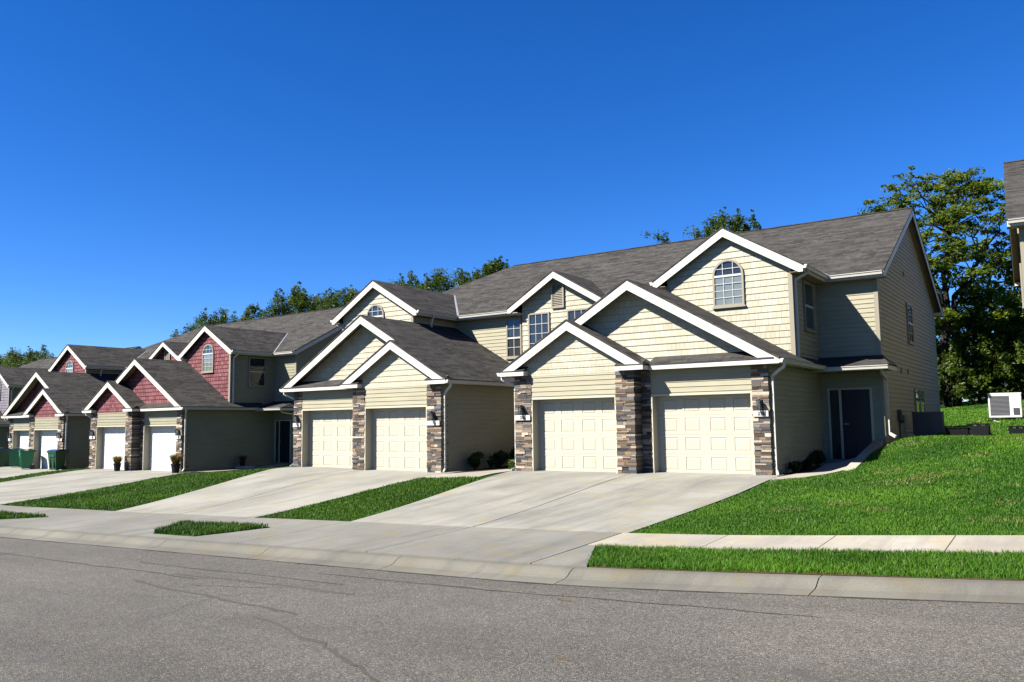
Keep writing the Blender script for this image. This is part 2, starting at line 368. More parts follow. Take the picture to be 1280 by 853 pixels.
def _clip(poly, zc, sg):
    o = []
    for i in range(len(poly)):
        a, b = poly[i], poly[(i + 1) % len(poly)]
        ia, ib = sg * (a[1] - zc) >= -1e-9, sg * (b[1] - zc) >= -1e-9
        if ia: o.append(a)
        if ia != ib:
            t = (zc - a[1]) / (b[1] - a[1]); o.append((a[0] + t * (b[0] - a[0]), zc))
    return o
def link(name, data, parent=None, loc=None):
    o = bpy.data.objects.new(name, data); COL.objects.link(o)
    if parent: o.parent = parent
    if loc is not None: o.location = loc
    return o
def tag(o, label=None, cat=None, group=None, kind=None):
    for k, v in (('label', label), ('category', cat), ('group', group), ('kind', kind)):
        if v: o[k] = v
    return o
def empty(name, loc, rz=0.0):
    o = link(name, None, None, loc); o.rotation_euler.z = rz; o.empty_display_size = .3; return o
def copy_tree(o, parent=None):
    c = o.copy(); COL.objects.link(c)
    if parent: c.parent = parent
    for ch in list(o.children): copy_tree(ch, c)
    return c
def np_mesh(name, V, counts, idx, mat, col=None, parent=None):
    me = bpy.data.meshes.new(name); V = np.asarray(V, np.float32)
    me.vertices.add(len(V)); me.vertices.foreach_set('co', V.ravel())
    me.loops.add(len(idx)); me.loops.foreach_set('vertex_index', np.asarray(idx, np.int32))
    me.polygons.add(len(counts)); st = np.r_[0, np.cumsum(counts)[:-1]].astype(np.int32)
    me.polygons.foreach_set('loop_start', st)
    me.update(calc_edges=True); me.validate()
    if col is not None:
        at = me.color_attributes.new('col', 'FLOAT_COLOR', 'POINT'); at.data.foreach_set('color', np.c_[col, np.ones(len(col))].astype(np.float32).ravel())
    me.materials.append(mat)
    return link(name, me, parent)
# ---------------------------------------------------------------- townhouse
GI, A1, M1, M2, M3, M4, GO, FW = 1.463, 2.05, 4.911, 5.475, 5.765, 8.646, 9.076, .434
MID, TIN, TOUT, ZT, ZB, SL, ZP = 5.27, 1.076, 9.463, 3.01, 2.872, .5847, 5.462
XPS, XS, ZPS = 3.478, 5.879, 4.414
YB, BX0, BX1, ZBE, BXM, ZBP, SB = 2.483, 4.888, 9.471, 5.81, 7.18, 7.17, .594
YM, LL, YE, LG, YR, ZR, ZE, SM, YW2 = 5.075, 10.83, 4.70, 11.126, 10.727, 8.935, 5.81, .5187, 16.38
STONES = [(.055, .047, .043), (.085, .072, .063), (.12, .098, .08), (.16, .11, .075), (.20, .135, .085), (.30, .235, .165), (.10, .10, .105), (.065, .062, .068), (.23, .19, .15), (.14, .125, .11), (.40, .34, .26)]
def stones(mb, x0, x1, y0, y1, z0, z1, rnd):
    z = z0
    while z < z1 - .01:
        h = min(rnd.choice((.035, .045, .055, .07, .09)), z1 - z)
        x = x0
        while x < x1 - .01:
            wd = rnd.uniform(.10, .36); wd = wd if x1 - x - wd > .1 else x1 - x
            c = rnd.choice(STONES); v = rnd.uniform(.40, .92); mb.col = tuple(a * v for a in c)
            j = rnd.uniform(0, .03); e0 = rnd.uniform(0, .02) if x == x0 else 0; e1 = rnd.uniform(0, .02) if x + wd >= x1 - 1e-6 else 0
            mb.box(x - e0 + .003, x + wd + e1 - .003, y0 - j, y1 + .01 * rnd.random(), z + .003, z + h - .002); x += wd
        z += h
    mb.col = (.03, .028, .026); mb.box(x0 + .012, x1 - .012, y0 + .012, y1 - .004, z0, z1); mb.col = None
def rake(mb, xp, zp, xt, zt, sl, d, zlow, y, th=.03, x_from=None):
    """one leg of a barge board from the peak to the tip"""
    sg = 1 if xt > xp else -1; xa = xp if x_from is None else x_from
    za = zp - sl * abs(xa - xp); xi = xp + sg * (zp - d - zlow) / sl
    mb.prism([(xa, y, za), (xt, y, zt), (xt, y, zlow), (xi, y, zlow), (xa, y, za - d)], (0, th, 0))
def garage_door(mb, x0, x1, y, z0, z1):
    rows, cols = 4, 4; n0 = z1 - 2.13; rh = (z1 - n0) / rows; cw = (x1 - x0) / cols
    P = lambda x, z, d: (x, y + d, z)
    for r in range(rows):
        a, b = n0 + r * rh, n0 + (r + 1) * rh
        b2 = b - .008 if r < rows - 1 else b
        for c in range(cols):
            u0, u1 = x0 + c * cw, x0 + (c + 1) * cw
            pair = .05 if c % 2 == 0 else -.05
            p0, p1 = u0 + .11 + max(0, pair) * .6, u1 - .11 + min(0, pair) * .6
            q0, q1 = a + .085, b - .085
            lv = [((u0, a), (u1, b2), 0), ((p0, q0), (p1, q1), 0), ((p0 + .012, q0 + .012), (p1 - .012, q1 - .012), .015), ((p0 + .04, q0 + .04), (p1 - .04, q1 - .04), .004)]
            for (m0, m1, d0), (n_0, n_1, d1) in zip(lv, lv[1:]):
                A = [(m0[0], m0[1]), (m1[0], m0[1]), (m1[0], m1[1]), (m0[0], m1[1])]; B = [(n_0[0], n_0[1]), (n_1[0], n_0[1]), (n_1[0], n_1[1]), (n_0[0], n_1[1])]
                for k in range(4):
                    j = (k + 1) % 4; mb.face([P(*A[k], d0), P(*A[j], d0), P(*B[j], d1), P(*B[k], d1)])
            (n_0, n_1, d1) = lv[-1]; nb = 4; ww = (n_1[0] - n_0[0]) / nb          # faint beaded boards in the panel
            for q in range(nb):
                e0, e1 = n_0[0] + q * ww, n_0[0] + (q + 1) * ww
                mb.face([P(e0, n_0[1], d1), P(e1 - .012, n_0[1], d1), P(e1 - .012, n_1[1], d1), P(e0, n_1[1], d1)])
                mb.face([P(e1 - .012, n_0[1], d1), P(e1 - .006, n_0[1], d1 + .004), P(e1 - .006, n_1[1], d1 + .004), P(e1 - .012, n_1[1], d1)])
                mb.face([P(e1 - .006, n_0[1], d1 + .004), P(e1, n_0[1], d1), P(e1, n_1[1], d1), P(e1 - .006, n_1[1], d1 + .004)])
        if r < rows - 1: mb.face([P(x0, b2, 0), P(x1, b2, 0), P(x1, b, .012), P(x0, b, .012)]); mb.face([P(x0, b, .012), P(x1, b, .012), P(x1, b, 0), P(x0, b, 0)])
    mb.box(x0, x1, y + .03, y + .06, z0, z1); mb.box(x0, x1, y + .001, y + .03, z0, n0 - .002)
def window(root, mk, to3, h0, h1, z0, z1, style='dh', blind=None, fw=.06, arch=False, grid=(2, 2), label=None):
    """frame > glass, muntin, blind, sill; to3(h, z, out)"""
    o = Vector(to3(0, 0, 1)) - Vector(to3(0, 0, 0))
    def pr(mb, poly, a, b): mb.prism([to3(h, z, a) for h, z in poly], o * (b - a))
    rc = lambda a, b, c, d: [(a, c), (b, c), (b, d), (a, d)]
    f = mk(); hc = (h0 + h1) / 2; rad = (h1 - h0) / 2; zs = z1 - rad if arch else z1
    if style != 'half':
        pr(f, rc(h0, h0 + fw, z0, zs), 0, .07); pr(f, rc(h1 - fw, h1, z0, zs), 0, .07); pr(f, rc(h0 + fw, h1 - fw, z0, z0 + fw), 0, .068)
    else: pr(f, rc(h0 + fw, h1 - fw, zs - .03, zs + .03), 0, .068)
    gl = []
    if arch:
        N = 14
        for k in range(N):
            a, b = math.pi * k / N, math.pi * (k + 1) / N
            pt = lambda r, t: (hc + r * math.cos(t), zs + r * math.sin(t))
            pr(f, [pt(rad, a), pt(rad, b), pt(rad - fw, b), pt(rad - fw, a)], 0, .07)
        gl = [(hc + (rad - .02) * math.cos(math.pi * k / N), zs + (rad - .02) * math.sin(math.pi * k / N)) for k in range(N + 1)]
    else: pr(f, rc(h0 + fw, h1 - fw, z1 - fw, z1), 0, .068)
    poly = (gl if gl else [(h1 - .02, z1 - .02), (h0 + .02, z1 - .02)]) + ([] if style == 'half' else [(h0 + .02, z0 + .02), (h1 - .02, z0 + .02)])
    F = f.build('window', M['frame'], root)
    if label: F['label'] = label
    b = mk(); b.face([to3(h, z, .027) for h, z in poly]); b.build('room_backing', M['interior'], F)
    p = mk(); gp = [Vector(to3(h, z, .048)) for h, z in poly]
    nn = sum(((gp[i] - gp[0]).cross(gp[i + 1] - gp[0]) for i in range(1, len(gp) - 1)), Vector()); p.face(gp if nn.dot(o) > 0 else gp[::-1]); p.build('pane', M['glass'], F)
    mu = mk(); w = .008; ztop = zs if arch else z1 - fw
    if style == 'dh':
        zm = zs - .02 if arch else (z0 + z1) / 2
        r = mk(); pr(r, rc(h0 + fw, h1 - fw, zm - .03, zm + .03), .028, .066); r.build('sash_rail', M['muntin'], F)
        for i in range(1, grid[0]):
            x = h0 + fw + (h1 - h0 - 2 * fw) * i / grid[0]
            pr(mu, rc(x - w, x + w, z0 + fw, zm - .03), .05, .058)
            if not arch: pr(mu, rc(x - w, x + w, zm + .03, ztop), .05, .058)
        for lo, hi in ((z0 + fw, zm - .03), (zm + .03, ztop)):
            if arch and lo > z0 + fw: continue
            for i in range(1, grid[1]): z = lo + (hi - lo) * i / grid[1]; pr(mu, rc(h0 + fw, h1 - fw, z - w, z + w), .05, .0575)
    elif style == 'grid':
        for i in range(1, grid[0]): x = h0 + fw + (h1 - h0 - 2 * fw) * i / grid[0]; pr(mu, rc(x - w, x + w, z0 + fw, ztop), .05, .058)
        for i in range(1, grid[1]): z = z0 + fw + (ztop - z0 - fw) * i / grid[1]; pr(mu, rc(h0 + fw, h1 - fw, z - w, z + w), .05, .0575)
    if arch:
        for x in (hc - rad * .33, hc + rad * .33): pr(mu, rc(x - w, x + w, zs, zs + math.sqrt(max(.01, (rad - fw) ** 2 - (x - hc) ** 2))), .05, .058)
        pr(mu, rc(h0 + fw, h1 - fw, zs + rad * .42 - w, zs + rad * .42 + w), .05, .0575)
    if mu.f: mu.build('muntin', M['muntin'], F)
    if blind:
        bl = mk(); z = blind[0]
        while z < blind[1]:
            bl.face([to3(h0 + fw, z, .030), to3(h1 - fw, z, .030), to3(h1 - fw, z + .034, .042), to3(h0 + fw, z + .034, .042)]); z += .038
        bl.build('blind', M['blind'], F)
    if style != 'half':
        s = mk(); pr(s, rc(h0 - .03, h1 + .03, z0 - .05, z0), 0, .085); s.build('sill', M['frame'], F)
    return F
def gutter(mb, p0, p1, outward):
    """K-profile gutter from p0 to p1 (inner top edge), outward = horizontal unit vector"""
    o = Vector(outward); p0 = Vector(p0); p1 = Vector(p1); u = Vector((0, 0, 1))
    prof = [(0.002, 0), (.115, 0), (.115, -.025), (.10, -.045), (.085, -.10), (.002, -.10)]
    mb.prism([p0 + o * a + u * b for a, b in prof], p1 - p0)
    mb.bar(p0 + o * .118 + u * -.008, p1 + o * .118 + u * -.008, .012, .016)

def make_house(loc, rz, st, g=1, zl=-.1167, numbers=False, seed=1, porch=True):
    root = empty('townhouse', loc, rz); rnd = random.Random(seed)
    SD, SK = M[st['siding']], M[st['shake']]
    frontY = lambda Y: (lambda h, z, o: (h, Y - o, z)); backY = lambda Y: (lambda h, z, o: (h, Y + o, z))
    sideX = lambda X: (lambda h, z, o: (X + o, h, z)); sideXn = lambda X: (lambda h, z, o: (X - o, h, z))
    wall = {}; LAP = dict(course=.14, step=.018); SHK = dict(course=.19, step=.017)
    # ---- main block walls
    W = MB(g); zw = ZE + SM * (YM - YE) - .12
    for x0, x1 in ((-LL, -GO), (-5.27, -1.62), (1.62, 5.27), (GO, LL)): W.laps([(x0, -1.2), (x1, -1.2), (x1, zw), (x0, zw)], frontY(YM), **LAP)
    W.laps([(YM, .2), (YW2, .2), (YW2, zw), (YR, ZR - .16), (YM, zw)], sideX(LL), **LAP)
    W.laps([(YM, -1.2), (YW2, -1.2), (YW2, zw), (YM, zw)], sideXn(-LL), **LAP)
    W.laps([(-LL, -1.2), (LL, -1.2), (LL, zw), (-LL, zw)], backY(YW2), **LAP)
    for s in (1, -1):
        (W.laps)([(4.576, 2), (YM, 2), (YM, 5.9), (4.576, 5.9)], (sideX if s > 0 else sideXn)(s * 1.62), **LAP)
    W.pieces('siding_wall', SD, root)
    fo = MB(g); fo.box(-LL + .06, LL - .02, YM + .03, YW2 - .03, -2, .2); fo.build('foundation', M['foundation'], root)
    ct = MB(g)
    for s in (1, -1): ct.cut().box(min(s * (LL - .09), s * (LL + .03)), max(s * (LL - .09), s * (LL + .03)), YM - .03, YM + .07, -.6, zw)
    ct.pieces('corner_trim', M['frame'], root)
    # ---- main roof: gable at +x, hip at -x
    rf = MB(g); XR = -6.2; YE2 = 2 * YR - YE
    rf.slab([(-LG, YE, ZE), (LG, YE, ZE), (LG, YR, ZR), (XR, YR, ZR)], .05)
    rf.slab([(LG, YE2, ZE), (-LG, YE2, ZE), (XR, YR, ZR), (LG, YR, ZR)], .05)
    rf.slab([(-LG, YE2, ZE), (-LG, YE, ZE), (XR, YR, ZR)], .05)
    rf.bar((XR, YR, ZR - .012), (LG, YR, ZR - .012), .2, .03)
    RF = rf.build('roof', M['shingle'], root)
    fl = MB(g)
    for s in (1, -1):
        for xe, yt, zt_ in ((BX0, 7.3, 7.16), (BX1, 7.3, 7.16)):
            e = Vector((s * xe, YE, ZE + .012)); t = Vector((s * BXM, 4.70 + (7.17 - ZE) / SM, 7.185)); d = Vector((s * (1 if xe > BXM else -1) * .11, 0, 0))
            fl.cut().face([e, e + d, t + d, t]); 
    fl.pieces('valley_flashing', M['flash'], RF)
    so_ = MB(g); z = ZE - .065
    so_.cut().box(-LG, LG, YE + .01, YM + .02, ZE - .2, ZE - .185); so_.cut().box(-LG, LG, YW2, YE2 - .01, ZE - .2, ZE - .185)
    so_.cut().box(-LG + .01, -LL, YM, YW2, ZE - .2, ZE - .185)
    so_.cut().slab([(LL - .02, YE, z), (LG - .02, YE, z), (LG - .02, YR, ZR - .065), (LL - .02, YR, ZR - .065)], .02)
    so_.cut().slab([(LL - .02, YE2, z), (LG - .02, YE2, z), (LG - .02, YR, ZR - .065), (LL - .02, YR, ZR - .065)], .02)
    so_.pieces('soffit', M['soffit'], root)
    fa = MB(g); XG = LG - .012
    for ye in (YE, YE2): fa.cut().prism([(XG, ye, ZE - .052), (XG, YR, ZR - .052), (XG, YR, ZR - .27), (XG, ye + (.12 if ye == YE else -.12), ZE - .2), (XG, ye, ZE - .2)], (-.025, 0, 0))
    segs = [(BX1, LG - .04), (2.04, BX0), (-BX0, -2.04), (-LG, -BX1)]
    for a, b in segs: fa.cut().box(a, b, YE + .008, YE + .03, ZE - .2, ZE - .052)
    fa.cut().box(-LG, LG - .04, YE2 - .03, YE2 - .008, ZE - .2, ZE - .052); fa.cut().box(-LG + .008, -LG + .03, YE, YE2, ZE - .2, ZE - .052)
    fa.cut().box(LL, LG - .04, YW2, YE2 - .035, ZE - .2, ZE - .06)                      # boxed rear eave end
    fa.pieces('fascia', M['trim'], root)
    for a, b in segs:
        gu = MB(g); gutter(gu, (a, YE + .006, ZE - .03), (b, YE + .006, ZE - .03), (0, -1, 0)); gu.build('gutter', M['gutter'], root)
    # ---- centre gable
    cg = MB(g); top = 7.02 - .1
    cg.laps([(-1.62, 2), (1.62, 2), (1.62, top - .593 * 1.62), (0, top), (-1.62, top - .593 * 1.62)], frontY(4.576), **SHK)
    cg.build('gable_cladding', SK, root)
    dr = MB(g)
    for s in (1, -1): dr.slab([(s * 2.06, 4.18, ZE), (0, 4.18, 7.035), (0, 7.04, 7.035), (s * 2.06, YE + .05, ZE)], .045)
    dr.build('dormer_roof', M['shingle'], root)
    df = MB(g)
    for s in (1, -1):
        df.cut(); rake(df, 0, 6.995, s * 2.05, 5.78, .593, .25, 5.60, 4.2)
        df.cut().box(min(s * 1.62, s * 2.05), max(s * 1.62, s * 2.05), 4.232, YM, 5.60, 5.615)
        df.cut().box(min(s * 2.02, s * 2.045), max(s * 2.02, s * 2.045), 4.232, YE + .1, 5.615, 5.76)
    df.pieces('fascia', M['trim'], root)
    ds = MB(g)
    for s in (1, -1): ds.cut().slab([(s * 2.04, 4.235, ZE - .075), (0, 4.235, 6.96), (0, 4.6, 6.96), (s * 2.04, 4.6, ZE - .075)], .015)
    ds.pieces('soffit', M['soffit'], root)
    ve = MB(g); 
    ve.box(-.27, -.21, 4.49, 4.575, 5.72, 6.5); ve.box(.21, .27, 4.49, 4.575, 5.72, 6.5); ve.box(-.27, .27, 4.488, 4.575, 5.66, 5.72)
    for k in range(9):
        a, b = math.pi * k / 9, math.pi * (k + 1) / 9
        q = lambda r, t: (r * math.cos(t), 4.49, 6.5 + r * .42 * math.sin(t)); ve.prism([q(.27, a), q(.27, b), q(.21, b), q(.21, a)], (0, .085, 0))
    VE = ve.build('gable_vent', M['frame'], root); lv = MB(g)
    for k in range(13): zz = 5.73 + k * .063; lv.prism([(-.21, 4.50, zz), (.21, 4.50, zz), (.21, 4.545, zz + .05), (-.21, 4.545, zz + .05)], (0, .006, .006))
    lv.build('louvre', M['frame'], VE)
    for s in (1, -1):
        mk = lambda s=s: MB(s * g)
        window(root, mk, frontY(4.576), .38, 1.32, 4.0, 5.56, 'grid', grid=(3, 4))
        window(root, mk, frontY(YM), 1.97, 2.69, 3.99, 5.52, 'dh', grid=(2, 2))
    # ---- +x gable end
    mk = lambda: MB(g)
    window(root, mk, sideX(LL), 9.75, 10.75, 4.05, 5.42, 'dh', grid=(2, 2))
    for y in (10.35, 11.35): window(root, mk, sideX(LL), y, y + .85, 1.45, 2.48, 'dh', blind=(1.52, 1.95), grid=(1, 1))
    ut = MB(g); ut.box(LL + .03, LL + .13, 7.05, 7.33, 1.38, 1.72); ut.box(LL + .03, LL + .07, 7.17, 7.21, .6, 1.38); ut.box(LL + .03, LL + .12, 7.5, 7.68, 1.30, 1.55)
    ut.build('meter_box', M['metal_grey'], root)
    sv = MB(g)
    for y, zz in ((9.6, 6.34), (8.1, 2.92), (9.3, 2.95)): sv.cut().box(LL + .02, LL + .06, y, y + .16, zz, zz + .16)
    sv.pieces('wall_vent', SD, root)
    # ---- the two garage wings
    for s in (1, -1):
        mk = lambda s=s: MB(s * g); zo = zl if s < 0 else 0.0
        mg = lambda s=s, zo=zo: MB(s * g, zo)
        w_ = mg()
        w_.laps([(A1, 2.2), (M1, 2.2), (M1, ZB + .06), (A1, ZB + .06)], frontY(-FW), **LAP)
        w_.laps([(M3, 2.2), (M4, 2.2), (M4, ZB + .06), (M3, ZB + .06)], frontY(0), **LAP)
        w_.laps([(0, -1.2), (YB, -1.2), (YB, ZB + .1), (0, ZB + .1)], sideX(GO), **LAP)
        w_.laps([(YB, -1.2), (YM, -1.2), (YM, ZBE - .1), (YB, ZBE - .1)], sideX(GO), **LAP)
        w_.laps([(-FW, -1.2), (YM, -1.2), (YM, ZB + .1), (-FW, ZB + .1)], sideXn(GI), **LAP)
        w_.laps([(YB, 4), (YM, 4), (YM, ZBE - .1), (YB, ZBE - .1)], sideXn(MID), **LAP)
        w_.pieces('siding_wall', SD, root)
        # shingled gables
        c_ = mg(); t = ZPS - .09
        c_.laps([(GI, ZB - .04), (M2, ZB - .04), (M2, t - SL * (M2 - XPS)), (XPS, t), (GI, t - SL * (XPS - GI))], frontY(-FW), **SHK)
        c_.build('gable_cladding', SK, root)
        c_ = mg(); t = ZP - .09
        c_.laps([(2.2, 3.0), (GO, 3.0), (GO, t - SL * (GO - MID)), (MID, t), (2.2, t - SL * (MID - 2.2))], frontY(.15), **SHK)
        c_.build('gable_cladding', SK, root)
        c_ = mk(); t = ZBP - .1
        c_.laps([(MID, 2.6), (GO, 2.6), (GO, t - SB * (GO - BXM)), (BXM, t), (MID, t - SB * (BXM - MID))], frontY(YB), **SHK)
        c_.build('gable_cladding', SK, root)
        # roofs
        r_ = mg(); e = .02
        r_.slab([(TIN - e, -FW - .30, ZT + .02), (XPS, -FW - .30, ZPS + .03), (XPS, YM, ZPS + .03), (TIN - e, YM, ZT + .02)], .045)
        r_.slab([(XPS, -.355, ZPS + .03), (MID, -.355, ZP + .03), (MID, YM, ZP + .03), (XPS, YM, ZPS + .03)], .045)
        r_.slab([(MID, -.355, ZP + .03), (GO, -.355, ZP + .03 - SL * (GO - MID)), (GO, YB, ZP + .03 - SL * (GO - MID)), (MID, YB, ZP + .03)], .045)
        r_.slab([(GO, -.355, ZP + .03 - SL * (GO - MID)), (TOUT + e, -.355, ZT + .02), (TOUT + e, 4.3, ZT + .02), (GO, 4.3, ZP + .03 - SL * (GO - MID))], .045)
        r_.slab([(XPS, -FW - .30, ZPS + .03), (XS + e, -FW - .30, ZT + .02), (XS + e, .15, ZT + .02), (XPS, .15, ZPS + .03)], .045)
        r_.slab([(XS - .02, -.35, ZT + .018), (TOUT - .12, -.35, ZT + .018), (TOUT - .5, .16, ZT + .26), (XS - .02, .16, ZT + .26)], .03)   # skirt under the big gable
        for a, b in ((TIN + .06, 1.95), (5.02, XS - .03)): r_.slab([(a, -FW - .29, ZT + .016), (b, -FW - .29, ZT + .016), (b, -FW + .01, ZT + .15), (a, -FW + .01, ZT + .15)], .025)
        r_.build('garage_roof', M['shingle'], root)
        b_ = mk()
        for sg, xe in ((1, BX1 + .02), (-1, BX0 - .02)):
            b_.slab([(xe, YB - .275, ZBE), (BXM, YB - .275, ZBP + .03), (BXM, YE + (ZBP + .03 - ZE) / SM, ZBP + .03), (xe, YE, ZBE)], .045)
        b_.build('bay_roof', M['shingle'], root)
        if porch or s < 0:
          p_ = mk(); p_.slab([(GO, 3.88, 2.99), (11.25, 3.88, 2.99), (LL + .05, YM, 3.33), (GO, YM, 3.33)], .04)
          p_.prism([(11.25, 3.88, 2.99), (11.25, YM + .1, 2.99), (LL + .05, YM, 3.33)], (0, 0, -.04)); p_.build('porch_roof', M['shingle'], root)
        # barge boards, returns, eave boards
        f_ = mg(); y2, y1 = -FW - .275, -.331
        rake(f_, XPS, ZPS, TIN, ZT, SL, .29, ZB, y2 - .003); rake(f_, XPS, ZPS, XS, ZT, SL, .29, ZB, y2 - .003)
        f_.cut(); rake(f_, MID, ZP, TOUT, ZT, SL, .29, ZB, y1 - .003); rake(f_, MID, ZP, TIN, ZT, SL, .29, ZB, y1 - .003)
        f_.cut().box(XS + .005, 9.2, y1, y1 + .025, ZB, ZT); 
        for a, b in ((1.32, 1.95), (5.02, 5.63)): f_.cut().box(a, b, y2, y2 + .025, ZB, ZT)
        f_.cut().box(1.925, 1.95, y2 + .026, -FW, ZB, ZT); f_.cut().box(5.02, 5.045, y2 + .026, -FW, ZB, ZT)
        f_.cut().box(XS - .03, XS, y2 + .031, 0, ZB, ZT - .02)
        f_.cut().box(TOUT - .03, TOUT - .005, y1 + .028, 4.25, ZB, ZT - .03); f_.cut().box(TIN + .005, TIN + .03, y2 + .028, YM, ZB, ZT - .03)
        f_.pieces('fascia', M['trim'], root)
        f_ = mk()
        for xt in (BX0, BX1): f_.cut(); rake(f_, BXM, ZBP, xt, ZBE - .03, (ZBP - ZBE + .03) / abs(xt - BXM), .27, 5.585, YB - .256)
        f_.cut().box(BX1 - .03, BX1 - .005, YB - .225, YE + .02, 5.61, ZBE - .05); f_.cut().box(BX0 + .005, BX0 + .03, YB - .225, YE + .02, 5.61, ZBE - .05)
        f_.pieces('fascia', M['trim'], root)
        if porch or s < 0: f_ = mk(); f_.cut().box(GO + .03, 11.23, 3.9, 3.925, 2.83, 2.95); f_.cut().box(11.205, 11.23, 3.926, YM + .1, 2.83, 2.95); f_.pieces('fascia', M['trim'], root)
        # soffits
        q_ = mg()
        q_.cut().box(GO - .01, TOUT - .03, y1 + .03, 4.25, ZB, ZB + .014); q_.cut().box(TIN + .03, GI + .01, y2 + .03, YM, ZB, ZB + .014)
        q_.cut().box(XS, GO - .012, y1 + .026, -.001, ZB + .002, ZB + .014)
        for a, b in ((GI + .012, 1.925), (5.046, XS - .03)): q_.cut().box(a, b, y2 + .026, -FW - .001, ZB + .003, ZB + .014)
        for xa, za, xb, zb, ya, yb_ in ((MID, ZP, TOUT - .2, ZT + .117, y1 + .03, .15), (MID, ZP, XPS, ZPS, y1 + .03, .15), (XPS, ZPS, TIN + .2, ZT + .117, y2 + .03, -FW), (XPS, ZPS, XS - .2, ZT + .117, y2 + .03, -FW)):
            q_.cut().slab([(xa, ya, za - .03), (xb, ya, zb - .03), (xb, yb_, zb - .03), (xa, yb_, za - .03)], .015)
        q_.pieces('soffit', M['soffit'], root)
        q_ = mk(); q_.cut().box(GO - .01, BX1 - .03, YB - .224, YE, 5.60, 5.612); q_.cut().box(BX0 + .03, MID + .01, YB - .224, YE, 5.60, 5.612)
        for xt in (BX0 + .2, BX1 - .2): zt_ = ZBP - SB * abs(xt - BXM); q_.cut().slab([(BXM, YB - .224, ZBP - .03), (xt, YB - .224, zt_ - .03), (xt, YB + .01, zt_ - .03), (BXM, YB + .01, ZBP - .03)], .015)
        if porch or s < 0: q_.cut().box(GO + .03, 11.205, 3.926, YM, 2.845, 2.857)
        q_.pieces('soffit', M['soffit'], root)
        # gutters and downpipes
        for p0, p1, o, mm in (((TOUT, -.33, ZT - .02), (TOUT, 4.28, ZT - .02), (1, 0, 0), mg), ((TIN, -FW - .27, ZT - .02), (TIN, YM, ZT - .02), (-1, 0, 0), mg), ((BX1, YB - .25, ZBE - .03), (BX1, YE - .12, ZBE - .03), (1, 0, 0), mk), ((BX0, YB - .25, ZBE - .03), (BX0, YE - .12, ZBE - .03), (-1, 0, 0), mk), ((GO + .4, 3.9, 2.955), (11.24, 3.9, 2.955), (0, -1, 0), mk))[:None if porch or s < 0 else 4]:
            q = mm(); gutter(q, p0, p1, o); q.build('gutter', M['gutter'], root)
        for pts, mm in (([(9.53, -.12, 2.90), (9.53, -.12, 2.80), (9.15, .10, 2.58), (9.15, .10, .16), (9.22, -.04, .05)], mg), ([(1.02, -.5, 2.90), (1.02, -.5, 2.80), (1.40, -.34, 2.58), (1.40, -.34, .12), (1.33, -.5, .04)], mg),
                        ([(9.53, YB + .1, 5.70), (9.53, YB + .1, 5.62), (9.15, YB + .12, 5.42), (9.15, YB + .12, 3.12), (9.22, YB, 3.06)], mk), ([(4.84, 3.2, 5.7), (4.9, 3.2, 5.55), (5.0, 3.2, 5.30), (4.93, 3.2, 5.24)], mk),
                        ([(LL + .2, 3.96, 2.86), (LL + .2, 4.1, 2.74), (LL + .1, YM + .1, 2.6), (LL + .1, YM + .1, 1.02 if s > 0 else .3), (LL + .3, YM - .1, .92 if s > 0 else .2)], mk))[:None if porch or s < 0 else 4]:
            q = mm(); q.path(pts, .052, .07); q.build('downpipe', M['gutter'], root)
        q = mk(); q.box(GO - .10, GO + .028, YB - .03, YB + .08, 2.9, 5.6); q.cut(); q.box(MID - .03, MID + .09, YB - .03, YB + .08, 5.0, 5.6); q.pieces('corner_trim', M['frame'], root)
        # stone piers
        for a, b, ya, yb_, z1 in ((GI, A1, -FW - .02, -FW + .33, ZB), (M4, GO - .005, -.02, .33, ZB)):
            q = mg(); stones(q, a, b, ya, yb_, -.3, z1, rnd); q.build('stone_pier', M['stone'], root)
        q = mg(); stones(q, M1, M2, -FW - .02, .3, -.3, ZB, rnd); stones(q, M2 + .02, M3, -.02, .3, -.3, ZB, rnd); q.build('stone_pier', M['stone'], root)
        # garage doors in their deep cased openings
        for a, b, y in ((A1, M1, -FW), (M3, M4, 0.0)):
            q = mg(); q.box(a, a + .05, y - .025, y + .32, -.3, 2.15); q.box(b - .05, b, y - .025, y + .32, -.3, 2.15); q.box(a, b, y - .026, y + .32, 2.15, 2.2)
            q.build('door_casing', M['casing'], root)
            q = mg(); garage_door(q, a + .05, b - .05, y + .30, -.25, 2.15); q.build('garage_door', M['door'], root)
        # lamps and number stones
        for i, (x, y, wd) in enumerate((((GI + A1) / 2, -FW - .05, A1 - GI), ((M4 + GO) / 2, -.05, GO - M4))):
            q = mg(); q.box(x - .05, x + .05, y - .02, y + .01, 1.72, 1.98); q.bar((x, y - .01, 1.95), (x, y - .13, 2.0), .025); q.bar((x, y - .13, 2.0), (x, y - .13, 1.94), .02)
            for k in (0, 1):
                q.prism([(x - .065, y - .215, 1.93), (x + .065, y - .215, 1.93), (x + .065, y - .045, 1.93), (x - .065, y - .045, 1.93)], (0, 0, .012)) if k == 0 else q.prism([(x - .045, y - .17, 1.942), (x + .045, y - .17, 1.942), (x + .045, y - .09, 1.942), (x - .045, y - .09, 1.942)], (0, 0, .03))
            for dx in (-.045, .045):
                for dy in (-.17, -.09): q.bar((x + dx * .8, y + dy, 1.72), (x + dx, y + dy, 1.93), .014)
            q.box(x - .045, x + .045, y - .18, y - .08, 1.70, 1.72)
            LP = q.build('wall_lamp', M['black'], root)
            q = mg(); q.box(x - .03, x + .03, y - .16, y - .10, 1.722, 1.928); q.build('lamp_glass', M['glass'], LP)
            q = mg(); q.box(x - wd / 2 + .02, x + wd / 2 - .015, y - .035, y + .02, 1.54, 1.69); PQ = q.build('number_stone', M['plaque'], root)
